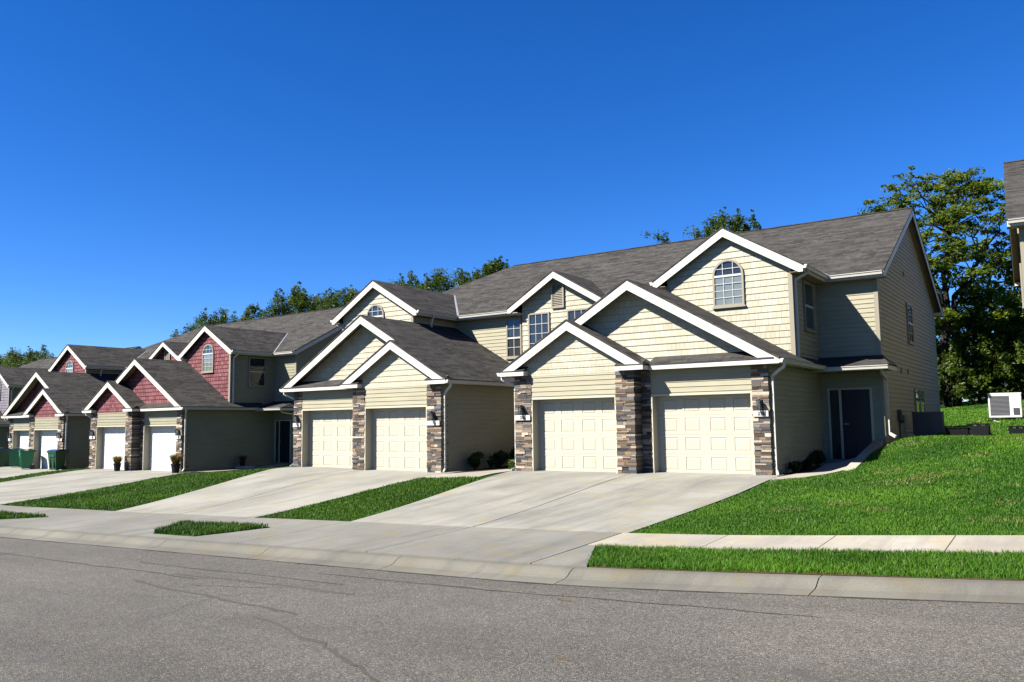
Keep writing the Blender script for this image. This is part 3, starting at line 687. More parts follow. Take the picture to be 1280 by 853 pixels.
            if numbers and s > 0:
                cu = bpy.data.curves.new('house_number', 'FONT'); cu.body = ('256', '258')[i]; cu.size = .13; cu.extrude = .004; cu.align_x = 'CENTER'; cu.align_y = 'CENTER'
                t_ = bpy.data.objects.new('house_number', cu); COL.objects.link(t_); bpy.context.view_layer.update()
                me = bpy.data.meshes.new_from_object(t_.evaluated_get(bpy.context.evaluated_depsgraph_get())); bpy.data.objects.remove(t_); me.materials.clear(); me.materials.append(M['black'])
                o = link('house_number', me, PQ, (x + .02, y - .042, 1.615 + zo)); o.rotation_euler = (math.pi / 2, 0, 0)
        # windows
        window(root, mk, frontY(YB), 6.755, 7.705, 4.83, 6.24, 'dh', blind=(4.9, 5.72), arch=True, grid=(3, 4))
        window(root, mk, (sideX if True else 0)(GO), 3.5, 4.5, 4.08, 5.54, 'dh', grid=(1, 1))
        # entry
        q = mk(); yy = YM
        q.box(9.27, 9.33, yy - .06, yy + .02, .25, 2.38); q.box(9.60, 9.67, yy - .06, yy + .02, .25, 2.33); q.box(10.48, 10.55, yy - .06, yy + .02, .25, 2.38); q.box(9.33, 10.48, yy - .058, yy + .02, 2.33, 2.38)
        EF = q.build('door_frame', M['casing'], root)
        q = mk(); q.face([(9.33, yy - .032, .25), (9.60, yy - .032, .25), (9.60, yy - .032, 2.33), (9.33, yy - .032, 2.33)]); q.build('sidelight', M['glass'], EF)
        q = mk(); q.box(9.33, 9.60, yy - .03, yy - .026, .25, 2.33); q.build('room_backing', M['interior'], EF)
        q = mk(); q.box(9.67, 10.48, yy - .04, yy - .02, .25, 2.33)
        for i in range(2):
            for j, (za, zb) in enumerate(((.4, 1.1), (1.25, 1.75), (1.9, 2.22))):
                a = 9.76 + i * .36; q.prism([(a, yy - .041, za), (a + .27, yy - .041, za), (a + .27, yy - .041, zb), (a, yy - .041, zb)], (0, -.012, 0))
        ED = q.build('entry_door', M['dark_door'], root)
        q = mk(); q.bar((9.75, yy - .05, 1.3), (9.75, yy - .1, 1.3), .03); q.bar((9.75, yy - .1, 1.3), (9.86, yy - .1, 1.3), .022); q.build('door_handle', M['flash'], ED)
    return root
# ---------------------------------------------------------------- ground sheets
def grid_mesh(name, P, mat, kind='structure', parent=None):
    n, m = P.shape[:2]; idx = np.arange(n * m).reshape(n, m)
    q = np.stack([idx[:-1, :-1], idx[1:, :-1], idx[1:, 1:], idx[:-1, 1:]], -1).reshape(-1, 4)
    o = np_mesh(name, P.reshape(-1, 3), np.full(len(q), 4), q.ravel(), mat, parent=parent)
    o.data.polygons.foreach_set('use_smooth', [True] * len(q))
    return tag(o, kind=kind)
def spaced(a, b, near, far, fine, gr=1.35):
    lo = [near]; st = fine
    while lo[-1] > a: lo.append(lo[-1] - st); st *= gr
    hi = [far]; st = fine
    while hi[-1] < b: hi.append(hi[-1] + st); st *= gr
    return np.array(sorted(set(np.round(np.r_[lo[::-1], np.arange(near, far, fine), hi], 3))))
xs = spaced(-1500, 1500, -64, 44, .6)
ts = np.r_[0, .25, np.arange(.6, 62, .6), [64, 70, 80, 100, 140, 220, 400, 800, 1600]]
X, T = np.meshgrid(xs, ts, indexing='ij'); Y = YC(np.clip(X, -400, 200)) + T
Z = H(X, Y) - .014; Z[:, 0] = SZ(xs) - .012
grid_mesh('ground', np.stack([X, Y, Z], -1), M['soil'])
RW = 9.3                                                     # carriageway width
tr = np.r_[-.60, np.linspace(-.7, -RW, 24)]
X, T = np.meshgrid(xs, tr, indexing='ij'); d = -T - .6
Z = SZ(X) - .128 + .022 * np.minimum(d, RW - .6 - d)
grid_mesh('road', np.stack([X, YC(np.clip(X, -400, 200)) + T, Z], -1)[:, ::-1], M['asphalt'])
def kerb(off, sg):
    mb = MB(); prof = [(0, .006), (-.10, .004), (-.15, -.006), (-.20, -.03), (-.27, -.074), (-.33, -.098), (-.615, -.122)]
    if sg < 0: prof = [(0, .004), (-.15, .0), (-.2, -.1), (-.5, -.122)]
    x = -66.0
    while x < 60:
        for i in range(4):
            a, b = x + i * .76, x + (i + 1) * .76 - (.012 if i == 3 else 0)
            f = lambda u, p: (u, float(YC(u)) + off + sg * p[0], float(SZ(u)) + p[1])
            for p, q in zip(prof, prof[1:]): mb.face([f(a, p), f(a, q), f(b, q), f(b, p)])
        x += 3.04
    o = tag(mb.build('kerb', M['kerb']), kind='structure')
    for p in o.data.polygons: p.use_smooth = False
    mb = MB(); c = -.03
    for u in np.arange(-66, 60, 1.0):
        f = lambda v, p: (v, float(YC(v)) + off + sg * p[0], float(SZ(v)) + p[1] - .025)
        for p, q in zip(prof, prof[1:]): mb.face([f(u, p), f(u, q), f(u + 1, q), f(u + 1, p)])
    tag(mb.build('kerb_bed', M['mulch']), kind='structure')
kerb(0, 1); kerb(-RW - .5, -1)
xf = spaced(-1500, 1500, -60, 60, 3); tf = -RW - .5 - np.r_[0, .5, 1, 2, 4, 8, 16, 40, 100, 300, 900]
X, T = np.meshgrid(xf, tf, indexing='ij'); grid_mesh('far_verge', np.stack([X, YC(np.clip(X, -400, 200)) + T, SZ(X) + 0 * T - .005], -1)[:, ::-1], M['soil'])

def slab_patch(mb, quad, n, m, lift=.02, cuts_u=(), cuts_v=(), gap=.014, depth=.12):
    """concrete bays draped on the terrain: quad = street-left, street-right, back-right, back-left"""
    a, b, c, d = [np.array(q, float) for q in quad]
    P = lambda u, v: (a * (1 - u) + b * u) * (1 - v) + (d * (1 - u) + c * u) * v
    lu, lv = max(np.linalg.norm(b - a), .1), max(np.linalg.norm(d - a), .1)
    us = [0, *cuts_u, 1]; vs_ = [0, *cuts_v, 1]
    for u0, u1 in zip(us, us[1:]):
        for v0, v1 in zip(vs_, vs_[1:]):
            U = np.linspace(u0 + (gap / 2 / lu if u0 > 0 else 0), u1 - (gap / 2 / lu if u1 < 1 else 0), n + 1); V = np.linspace(v0 + (gap / 2 / lv if v0 > 0 else 0), v1 - (gap / 2 / lv if v1 < 1 else 0), m + 1)
            Q = np.array([[P(u, v) for v in V] for u in U]); Zq = H(Q[..., 0], Q[..., 1]) + lift
            G = np.concatenate([Q, Zq[..., None]], -1)
            for i in range(n):
                for j in range(m): mb.face([G[i, j], G[i + 1, j], G[i + 1, j + 1], G[i, j + 1]])
            dn = np.array([0, 0, depth])
            for e in (G[:, 0], G[::-1, -1], G[-1], G[0][::-1]):
                for p, q in zip(e, e[1:]): mb.face([p - dn, q - dn, q, p])
def bt(x, y):                                                # red house local -> world
    c, s = math.cos(RB), math.sin(RB); return (LB[0] + c * x - s * y, LB[1] + s * x + c * y)
LB, RB = (-27.777, 1.933, -.592), -.0334
sb = lambda x: float(YC(x)) + 2.785
for quad, cu, cv in (([(2.9, sb(2.9)), (9.35, sb(9.35)), (9.3, .45), (1.15, .45)], (.5,), (.6,)),
                     ([(-6.1, sb(-6)), (-.25, sb(0)), (-1.05, .45), (-9.7, .45)], (.5,), (.55,)),
                     ([(-20.6, sb(-20)), (-12.85, sb(-12)), (-18.4, 2.4), (-26.8, 2.4)], (.5,), (.5,)),
                     ([(-28.2, sb(-28)), (-21.9, sb(-22)), (-28.9, 2.6), (-37.3, 2.8)], (.5,), (.5,))):
    mb = MB(); slab_patch(mb, quad, 5, 12, cuts_u=cu, cuts_v=cv, gap=.026); tag(mb.build('driveway', M['drive']), kind='structure')
mb = MB(); brk = [-60, -44, -32, -24, -18, -12.4, -8.7, -4.9, -1.15, 2.85, 6.1, 9.25]
for a, b in zip(brk, brk[1:]):
    slab_patch(mb, [(a + .007, float(YC(a)) + .012), (b - .007, float(YC(b)) + .012), (b - .007, sb(b) - .014), (a + .007, sb(a) - .014)], max(2, int(b - a)), 6)
slab_patch(mb, [(9.262, float(YC(9.3)) + .012), (10.12, float(YC(10.1)) + .012), (9.42, float(YC(9.4)) + 1.55), (9.275, float(YC(9.3)) + 1.56)], 2, 3)
tag(mb.build('apron', M['apron']), kind='structure')
mb = MB(); x = 9.27
while x < 45:
    l = 1.55 if x > 9.3 else 1.75; a, b = x, x + l - .014
    slab_patch(mb, [(a, float(YC(a)) + 1.58), (b, float(YC(b)) + 1.58), (b, float(YC(b)) + 2.77), (a, float(YC(a)) + 2.77)], 2, 2); x += l
tag(mb.build('sidewalk', M['walk']), kind='structure')
mb = MB()
def strip(rows, tf=lambda x, y: (x, y), lift=.022):
    for (y0, a0, b0), (y1, a1, b1) in zip(rows, rows[1:]): slab_patch(mb, [tf(a0, y0), tf(b0, y0), tf(b1, y1 - .008), tf(a1, y1 - .008)], 2, 2, lift)
prow = [(-1.0, 9.32, 9.5), (-.5, 9.33, 9.98), (.4, 9.5, 10.28), (1.5, 9.6, 10.5), (3.0, 9.6, 10.5), (5.0, 9.1, 10.5)]
strip(prow); strip(prow, bt)
strip([(-1.95, -.9, 1.2), (-1.2, -1.15, 1.15), (-.4, -.2, 1.3), (1.0, .9, 1.42), (5.0, .2, 1.42)])
tag(mb.build('walkway', M['walk']), kind='structure')
mb = MB()                                                    # planting beds beside the walls
for q in ([(9.1, .1), (9.58, .35), (9.58, 4.2), (9.1, 4.2)], [(-1.44, -.3), (-.2, -.35), (.8, 1.4), (-1.44, 5.0)], [bt(9.1, .1), bt(9.58, .35), bt(9.58, 4.2), bt(9.1, 4.2)]): slab_patch(mb, q, 4, 6, .012)
tag(mb.build('planting_bed', M['mulch']), kind='structure')
def streak(pts, wd, mat, name='tar_streak'):
    mb = MB(); P = []
    for i, (x, y) in enumerate(pts):
        j = wd * (.55 + .9 * random.random()) * (0.35 if i in (0, len(pts) - 1) else 1)
        d_ = -(y - float(YC(x))) - .6; z = float(SZ(x)) - .128 + .022 * min(d_, RW - .6 - d_) + .004
        P.append(((x, y - j / 2, z), (x, y + j / 2, z)))
    for (a, b), (c, d2) in zip(P, P[1:]): mb.face([a, c, d2, b])
    return tag(mb.build(name, mat), kind='structure')
def wander(x0, y0, x1, y1, n, amp):
    r = np.cumsum(RNG.normal(0, amp, n)); r -= np.linspace(r[0], r[-1], n)
    return [(x0 + (x1 - x0) * i / (n - 1), y0 + (y1 - y0) * i / (n - 1) + r[i]) for i in range(n)]

# ---------------------------------------------------------------- grass
def in_poly(px, py, poly):
    ins = np.zeros(len(px), bool); n = len(poly)
    for i in range(n):
        (x0, y0), (x1, y1) = poly[i], poly[(i + 1) % n]
        c = ((y0 > py) != (y1 > py)); xi = (x1 - x0) * (py - y0) / ((y1 - y0) or 1e-9) + x0
        ins ^= c & (px < xi)
    return ins
def vnoise(x, y, sc, seed):
    r = np.random.default_rng(seed); g_ = r.random((64, 64)); u, v = x * sc, y * sc
    i, j = np.floor(u).astype(int), np.floor(v).astype(int); a, b = u - i, v - j; a = a * a * (3 - 2 * a); b = b * b * (3 - 2 * b)
    G = lambda p, q: g_[p % 64, q % 64]
    return (G(i, j) * (1 - a) + G(i + 1, j) * a) * (1 - b) + (G(i, j + 1) * (1 - a) + G(i + 1, j + 1) * a) * b
def sward(name, poly, lift=0.0, hgt=.085, cap=2600, dry=0.0, thin=1.0, tone=1.0):
    P = np.array(poly); x0, y0 = P.min(0); x1, y1 = P.max(0); area = (x1 - x0) * (y1 - y0)
    n = int(area * cap); px = RNG.uniform(x0, x1, n); py = RNG.uniform(y0, y1, n)
    keep = in_poly(px, py, poly); px, py = px[keep], py[keep]
    dist = np.hypot(px - CAM[0], py - CAM[1])
    dens = np.clip((12.5 / dist) ** 1.55, .04, 1) * thin
    cl = vnoise(px, py, 1.7, 3) * .5 + vnoise(px, py, 5.5, 4) * .5
    keep = RNG.random(len(px)) < dens * (.55 + .75 * cl); px, py, dist, cl = px[keep], py[keep], dist[keep], cl[keep]
    n = len(px); px = px + RNG.normal(0, .022, n); py = py + RNG.normal(0, .022, n); pz = H(px, py) - .02 + lift
    wd = .0034 * np.clip(dist / 11, 1, 6) * RNG.uniform(.7, 1.4, n); hh = hgt * RNG.uniform(.45, 1.25, n) * (.75 + .5 * cl)
    az = RNG.uniform(0, 2 * np.pi, n); lean = RNG.uniform(.05, .75, n); face = az + RNG.normal(0, .6, n) + np.pi / 2
    dx, dy = np.cos(az), np.sin(az); tx, ty = np.cos(face), np.sin(face)
    base = np.stack([px, py, pz], -1); side = np.stack([tx * wd, ty * wd, 0 * tx], -1)
    mid_ = base + np.stack([dx * lean * hh * .3, dy * lean * hh * .3, hh * .6], -1); tip = base + np.stack([dx * lean * hh, dy * lean * hh, hh * (1 - .25 * lean)], -1)
    V = np.stack([base - side, base + side, mid_ + side * .8, mid_ - side * .8, tip], 1).reshape(-1, 3)
    k = np.arange(n)[:, None] * 5
    idx = np.concatenate([k + np.array([[0, 1, 2, 3]]), k + np.array([[3, 2, 4]])], 1).ravel(); counts = np.tile([4, 3], n)
    big = vnoise(px, py, .55, 9); t = np.clip(.65 * RNG.random(n) + .65 * big + .45 * cl - .38, 0, 1)[:, None]
    c = np.array([.012, .052, .003]) * (1 - t) + np.array([.074, .168, .009]) * t
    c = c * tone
    dr = (RNG.random(n) < .012 + dry * (vnoise(px, py, 1.1, 21) > .80))[:, None]; c = np.where(dr, np.array([.22, .19, .07]) * RNG.uniform(.6, 1.1, (n, 1)), c)
    o = np_mesh(name, V, counts, idx, M['grass'], np.repeat(c, 5, 0)); return tag(o, kind='stuff')
xv = np.linspace(9.45, 21, 14)
mb = MB()
for x in np.arange(10.15, 30, .5):
    wv = lambda u: float(YC(u)) + .10 + .05 * math.sin(2.1 * u) + .03 * math.sin(5.3 * u)
    mb.face([(u, v, float(H(u, v)) + .006) for u, v in ((x, float(YC(x)) + .005), (x + .5, float(YC(x + .5)) + .005), (x + .5, wv(x + .5)), (x, wv(x)))])
tag(mb.build('bare_soil', M['earth']), kind='structure')
sward('verge_grass', [(10.12, float(YC(10.1)) + .04)] + [(x, float(YC(x)) + .06) for x in np.linspace(10.5, 21, 12)] + [(x, float(YC(x)) + 1.56) for x in xv[::-1]], .0, .085, 4800)
sward('lawn_grass', [(9.38, sb(9.4))] + [(x, sb(x)) for x in np.linspace(10, 21, 12)] + [(19, 5.5), (14.3, 5.5), (10.84, 5.2), (10.78, 3.0), (10.6, 1.5), (10.35, .5), (10.0, -.45), (9.52, -.98), (9.36, -1.0)], 0, .062, 3600, .22)
sward('lawn_grass', [(10.86, 5.2), (14.3, 5.2), (14.3, 20), (22, 46), (-6, 46), (3, 22), (10.86, 18)], 0, .08, 3000, .15)
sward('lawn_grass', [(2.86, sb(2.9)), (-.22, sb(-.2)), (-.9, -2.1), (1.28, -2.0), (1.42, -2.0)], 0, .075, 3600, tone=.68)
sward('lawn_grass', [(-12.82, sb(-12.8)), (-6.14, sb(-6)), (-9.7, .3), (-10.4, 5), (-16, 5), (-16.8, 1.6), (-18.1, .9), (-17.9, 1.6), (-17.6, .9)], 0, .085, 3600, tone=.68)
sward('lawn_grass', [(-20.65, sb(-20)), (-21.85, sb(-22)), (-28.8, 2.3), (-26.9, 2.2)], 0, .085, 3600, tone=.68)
mb = MB(); isl = ([(-.25, -11.2), (1.15, -11.2), (1.72, -9.82), (-1.25, -9.9)], [(-13, -11.15), (-8.2, -10.95), (-6.9, -10.05), (-13, -9.95)])
for q in isl: slab_patch(mb, q, 4, 4, .035, depth=.05)
tag(mb.build('turf_island', M['soil']), kind='structure')
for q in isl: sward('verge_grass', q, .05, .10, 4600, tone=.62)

# ---------------------------------------------------------------- trees and shrubs
def foliage(name, clumps, per, size, mat, parent, dark, light, flat=.6, up=.5, seed=0, asp=.55):
    r = np.random.default_rng(seed); VV, CC = [], []
    for (c, rad) in clumps:
        n = int(per * (rad ** 1.6)); 
        if n < 3: n = 3
        p = r.normal(0, 1, (n, 3)); p /= np.linalg.norm(p, axis=1)[:, None]; p *= (r.random(n) ** .45)[:, None] * rad; p[:, 2] *= flat
        p *= (1 + .35 * np.sin(3 * p[:, :1] / rad + 5 * r.random()))
        p += np.array(c)
        nm = r.normal(0, 1, (n, 3)); nm[:, 2] = np.abs(nm[:, 2]) + up; nm /= np.linalg.norm(nm, axis=1)[:, None]
        a = np.cross(nm, r.normal(0, 1, (n, 3))); a /= np.linalg.norm(a, axis=1)[:, None]; b = np.cross(nm, a)
        s = (size * r.uniform(.55, 1.35, n))[:, None]
        VV.append(np.stack([p - a * s, p + b * s * asp - nm * s * .15, p + a * s, p - b * s * asp - nm * s * .15], 1).reshape(-1, 3))
        t = np.clip(r.normal(.45, .28, (n, 1)) + r.normal(0, .22), 0, 1); CC.append(np.repeat(np.array(dark) * (1 - t) + np.array(light) * t, 4, 0))
    V = np.concatenate(VV); n = len(V) // 4
    return np_mesh(name, V, np.full(n, 4), np.arange(4 * n), mat, np.concatenate(CC), parent)
def limb(mb, a, b, r0, r1, rnd, n=5, wob=.12):
    a, b = Vector(a), Vector(b); L = (b - a).length; pts = []
    for i in range(n + 1):
        t = i / n; w_ = Vector((rnd.uniform(-1, 1), rnd.uniform(-1, 1), rnd.uniform(-.5, .5))) * wob * L * .25 * (0 if i in (0, n) else 1)
        pts.append(a.lerp(b, t) + w_ + Vector((0, 0, .08 * L * math.sin(math.pi * t))))
    mb.tube(pts, [r0 + (r1 - r0) * i / n for i in range(n + 1)], 7); return pts
def tree(name, loc, h, cr, label, group, seed, nclump=70, per=300, size=.1, dark=(.018, .04, .008), light=(.07, .12, .02), base=.32, flat=.9, tr=.2, cat='tree', topr=.2, spiky=.35):
    rnd = random.Random(seed); root = empty(name, loc); tag(root, label, cat, group)
    mb = MB(); spine = limb(mb, (0, 0, -.3), (rnd.uniform(-.3, .3), rnd.uniform(-.3, .3), h * .84), tr, tr * .15, rnd, 8, .16); cl = []
    for i in range(nclump):
        t = base + (1 - base) * rnd.random() ** .85; ang = rnd.uniform(0, 6.283)
        u = (t - base) / (1 - base); prof = min(1, .55 + 1.6 * u) * math.sqrt(max(0, 1 - max(0, (u - .45) / .58) ** 2.2))
        rr = cr * prof * rnd.uniform(.2, 1.0) ** .6 * rnd.uniform(.85, 1.15)
        sp = spine[min(8, int(t * 8))]; p0 = spine[max(1, min(7, int((t - .2) * 8)))]
        p = Vector((sp.x + rr * math.cos(ang), sp.y + rr * math.sin(ang), h * t + rnd.uniform(-.3, .3))); r_ = rnd.uniform(.45, 1.15) * cr * topr
        cl.append((p, r_))
        if rnd.random() < spiky:                                    # a thin upright spray above the clump
            for k in range(3): cl.append((p + Vector((rnd.uniform(-.2, .2), rnd.uniform(-.2, .2), r_ * (.7 + .55 * k))), r_ * (.5 - .12 * k)))
        if i % 2 == 0: limb(mb, p0, p, tr * .28 * (1.1 - t * .7), tr * .05, rnd, 4, .3)
    mb.build('trunk', M['bark'], root, smooth=True)
    foliage('crown', cl, per, size, M['leaf'], root, dark, light, flat, .4, seed)
    return root
def ground_at(x, y): return float(H(x, y))
# ---------------------------------------------------------------- buildings
cream = dict(siding='siding', shake='shake')
A = make_house((0, 0, 0), 0, cream, numbers=True)
tag(A, 'cream shingled row house with stone piers, nearest and largest of the row', 'house', 'row houses along the street')
def restyle(o, swap):
    for c in o.children_recursive:
        if c.type == 'MESH':
            for i, m_ in enumerate(c.data.materials):
                if m_ in swap: c.material_slots[i].link = 'OBJECT'; c.material_slots[i].material = swap[m_]
            pass
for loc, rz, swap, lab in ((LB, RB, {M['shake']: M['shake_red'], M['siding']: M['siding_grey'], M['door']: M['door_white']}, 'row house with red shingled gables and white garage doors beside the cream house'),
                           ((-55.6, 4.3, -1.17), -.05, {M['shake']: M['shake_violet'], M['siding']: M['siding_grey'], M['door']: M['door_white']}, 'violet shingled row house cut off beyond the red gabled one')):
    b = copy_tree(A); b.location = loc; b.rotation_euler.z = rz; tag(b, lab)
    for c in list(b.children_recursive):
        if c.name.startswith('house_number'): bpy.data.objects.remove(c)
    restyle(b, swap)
D = make_house((25.694, -.409, .806), .0506, cream, g=-1, zl=0.0, seed=5, porch=False)
tag(D, 'row house whose roof corner stands above the white condenser', 'house', 'row houses along the street')
# ---------------------------------------------------------------- street details
for a, mt, wd in (((7.6, -13.3, 2.6, -13.2, 30, .012), 'tar', .03), ((5.2, -13.9, -3, -13.6, 40, .012), 'tar', .035), ((8.2, -13.75, 4.4, -13.75, 22, .02), 'tar_soft', .07), ((12.6, -16.9, 8.2, -15.3, 40, .02), 'tar_soft', .05), ((8.6, -15.0, 4.4, -14.4, 30, .02), 'tar_soft', .06),
                  ((13.5, -12.6, 6.4, -12.72, 40, .012), 'tar', .03), ((5.6, -14.3, 7.0, -13.85, 16, .015), 'tar', .014), ((11.2, -16.2, 11.9, -16.5, 12, .015), 'tar_soft', .013)):
    streak(wander(*a), wd, M[mt])
GL = [(x, float(YC(x)) - .63 + .02 * math.sin(3.1 * x) + random.uniform(-.012, .012)) for x in np.arange(-10, 17, .18)]
streak(GL, .035, M['tar'])
for x, y, l in ((10.6, -12.9, .22), (12.0, -15.2, .2)): streak(wander(x, y, x + l, y - .06, 6, .012), .04, M['rust'], 'rust_stain')
rw = MB(); top = lambda y: .16 + (y - 1.2) * .17
rw.prism([(10.52, 1.2, -.3), (10.52, 1.2, top(1.2)), (10.52, 5.03, top(5.03)), (10.52, 5.03, -.3)], (.26, 0, 0))
tag(rw.build('retaining_wall', M['walk']), 'low sloping concrete kerb wall beside the dark entry door', 'wall')

# wheeled bins
def bin_(loc, rz, body, lid, label, open_lid=False):
    o = empty('wheeled_bin', loc, rz); tag(o, label, 'bin', 'wheeled bins by the garages')
    b = MB(); lo = [(-.23, -.25), (.23, -.25), (.23, .25), (-.23, .25)]; hi = [(-.29, -.34), (.29, -.34), (.29, .33), (-.29, .33)]
    z0, z1 = .05, 1.0
    for k in range(4):
        j = (k + 1) % 4; b.face([(*lo[k], z0), (*lo[j], z0), (*hi[j], z1), (*hi[k], z1)])
    b.face([(*p, z0) for p in lo[::-1]]); b.box(-.31, .31, -.36, .35, z1 - .07, z1 - .0)
    for x in (-.12, .12): b.box(x - .02, x + .02, -.325, -.26, .15, .8)
    b.box(-.2, .2, -.345, -.3, .72, .86)
    b.build('body', M[body], o)
    l = MB(); n = 8
    for i in range(n):
        a0, a1 = i / n, (i + 1) / n; zz = lambda t: z1 + .012 + .10 * math.sin(math.pi * (.08 + .84 * t))
        l.prism([(-.32, -.38 + .76 * a0, zz(a0)), (.32, -.38 + .76 * a0, zz(a0)), (.32, -.38 + .76 * a1, zz(a1)), (-.32, -.38 + .76 * a1, zz(a1))], (0, 0, -.03))
    l.box(-.31, .31, -.37, .37, z1 + .002, z1 + .03); l.build('lid', M[lid], o)
    h = MB(); h.bar((-.22, .42, 1.0), (.22, .42, 1.0), .03); h.bar((-.22, .34, .94), (-.22, .42, 1.0), .03); h.bar((.22, .34, .94), (.22, .42, 1.0), .03); h.build('handle', M[body], o)
    for x in (-.27, .27):
        w_ = MB(); w_.tube([(x - .03, .27, .12), (x + .03, .27, .12)], [.12, .12], 14); w_.build('wheel', M['black'], o)
for x, y, rz, bd, ld, lab in ((-28.75, 1.0, .25, 'bin_dark', 'lid_blue', 'dark green wheeled bin with a navy lid, alone before the stone pier'),
                              (-32.45, 1.2, -.3, 'bin_green', 'bin_dark', 'bright green wheeled bin with dark green lid, standing before the others'),
                              (-34.9, 1.75, -.5, 'bin_green', 'lid_teal', 'green wheeled bin with a teal lid, partly behind the dark lidded one'),
                              (-36.9, 1.9, -.2, 'bin_dark', 'lid_blue', 'dark wheeled bin cut by the picture edge beside the teal lidded one')):
    bin_((x, y, ground_at(x, y) + .02), rz, bd, ld, lab)
# planters
def planter(loc, label, s=1.0, seed=1):
    o = empty('potted_grass', loc); tag(o, label, 'plant', 'potted grasses by the red house'); o.scale = (s, s, s)
    p = MB(); p.lathe([(0, 0), (.15, 0), (.20, .36), (.225, .37), (.225, .42), (.19, .42), (.18, .34), (0, .33)], 0, 0, 20); p.build('pot', M['pot'], o)
    r = np.random.default_rng(seed); n = 420; az = r.uniform(0, 6.28, n); L = r.uniform(.3, .68, n); sp = r.uniform(.15, 1.15, n)
    b0 = np.stack([np.cos(az) * r.uniform(0, .12, n), np.sin(az) * r.uniform(0, .12, n), np.full(n, .34)], -1); d = np.stack([np.cos(az), np.sin(az), 0 * az], -1)
    mid_ = b0 + d * (sp * L * .4)[:, None] + np.array([0, 0, 1]) * (L * .7)[:, None]; tip = b0 + d * (sp * L)[:, None] + np.array([0, 0, 1]) * (L * (1 - .3 * sp))[:, None]
    sd = np.stack([-np.sin(az), np.cos(az), 0 * az], -1) * .008
    V = np.stack([b0 - sd, b0 + sd, mid_ + sd, mid_ - sd, tip], 1).reshape(-1, 3); k = np.arange(n)[:, None] * 5
    t = r.random((n, 1)); c = np.array([.035, .04, .008]) * (1 - t) + np.array([.17, .10, .045]) * t
    np_mesh('leaves', V, np.tile([4, 3], n), np.concatenate([k + np.array([[0, 1, 2, 3]]), k + np.array([[3, 2, 4]])], 1).ravel(), M['grass'], np.repeat(c, 5, 0), o)
planter((-18.35, 1.1, ground_at(-18.35, 1.1) + .02), 'tan ornamental grass in a black pot at the right stone pier of the red house', 1.0, 1)
planter((-22.9, .95, ground_at(-22.9, .95) + .03), 'tan ornamental grass in a black pot between the two white garage doors', .85, 2)
planter((-18.2, 4.6, ground_at(-18.2, 4.6) + .02), 'small reddish potted grass in the shade of the dark side wall', .7, 3)
sp_ = MB(); sp_.box(-.15, .15, -.42, .42, 0, .05); sp_.box(-.15, -.12, -.42, .42, .05, .09); sp_.box(.12, .15, -.42, .42, .05, .09)
o = sp_.build('splash_block', M['walk'], None, (-17.6, 4.3, ground_at(-17.6, 4.3) + .03)); o.rotation_euler.z = -.9; tag(o, 'white concrete splash block on the grass by the dark side wall', 'splash block')
# shrubs
def shrub(loc, h, r, label, dark, light, seed, per=900, size=.05, n=9):
    rnd = random.Random(seed); o = empty('shrub', loc); tag(o, label, 'shrub', 'shrubs by the garage walls'); mb = MB(); cl = []
    for i in range(n):
        a = i * 2.4; rr = r * rnd.uniform(.1, .7); p = (rr * math.cos(a), rr * math.sin(a), h * rnd.uniform(.35, .85)); cl.append((p, r * rnd.uniform(.4, .6))); limb(mb, (0, 0, -.05), p, .015, .005, rnd, 3, .2)
    mb.build('stem', M['bark'], o); foliage('foliage', cl, per / max(r, .3), size, M['leaf'], o, dark, light, .8, .3, seed)
gz = lambda x, y: (x, y, ground_at(x, y) + .01)
shrub(gz(-1.12, .85), .6, .3, 'leafy green shrub at the foot of the white downpipe in the recess', (.016, .04, .006), (.055, .09, .012), 1)
shrub(gz(-.85, 1.9), .5, .4, 'dark rounded shrub behind the leafy green one in the recess', (.012, .03, .008), (.03, .06, .015), 2)
shrub(gz(-.7, 2.9), .7, .42, 'dark shrub deepest in the shaded recess', (.012, .03, .008), (.03, .06, .015), 3)
shrub(gz(1.3, -.35), .35, .2, 'tiny green plant at the foot of the stone pier', (.02, .05, .01), (.08, .13, .03), 4, 400, .04, 5)
shrub(gz(9.32, 1.2), .28, .2, 'low dark shrub nearest the corner downpipe by the entry walk', (.012, .03, .008), (.035, .06, .015), 5)
shrub(gz(9.32, 2.3), .34, .22, 'middle dark shrub in the bed by the entry walk', (.012, .03, .008), (.035, .06, .015), 6)
shrub(gz(9.32, 3.4), .42, .25, 'tallest dark shrub in the bed next to the dark entry door', (.014, .03, .01), (.04, .06, .02), 7)
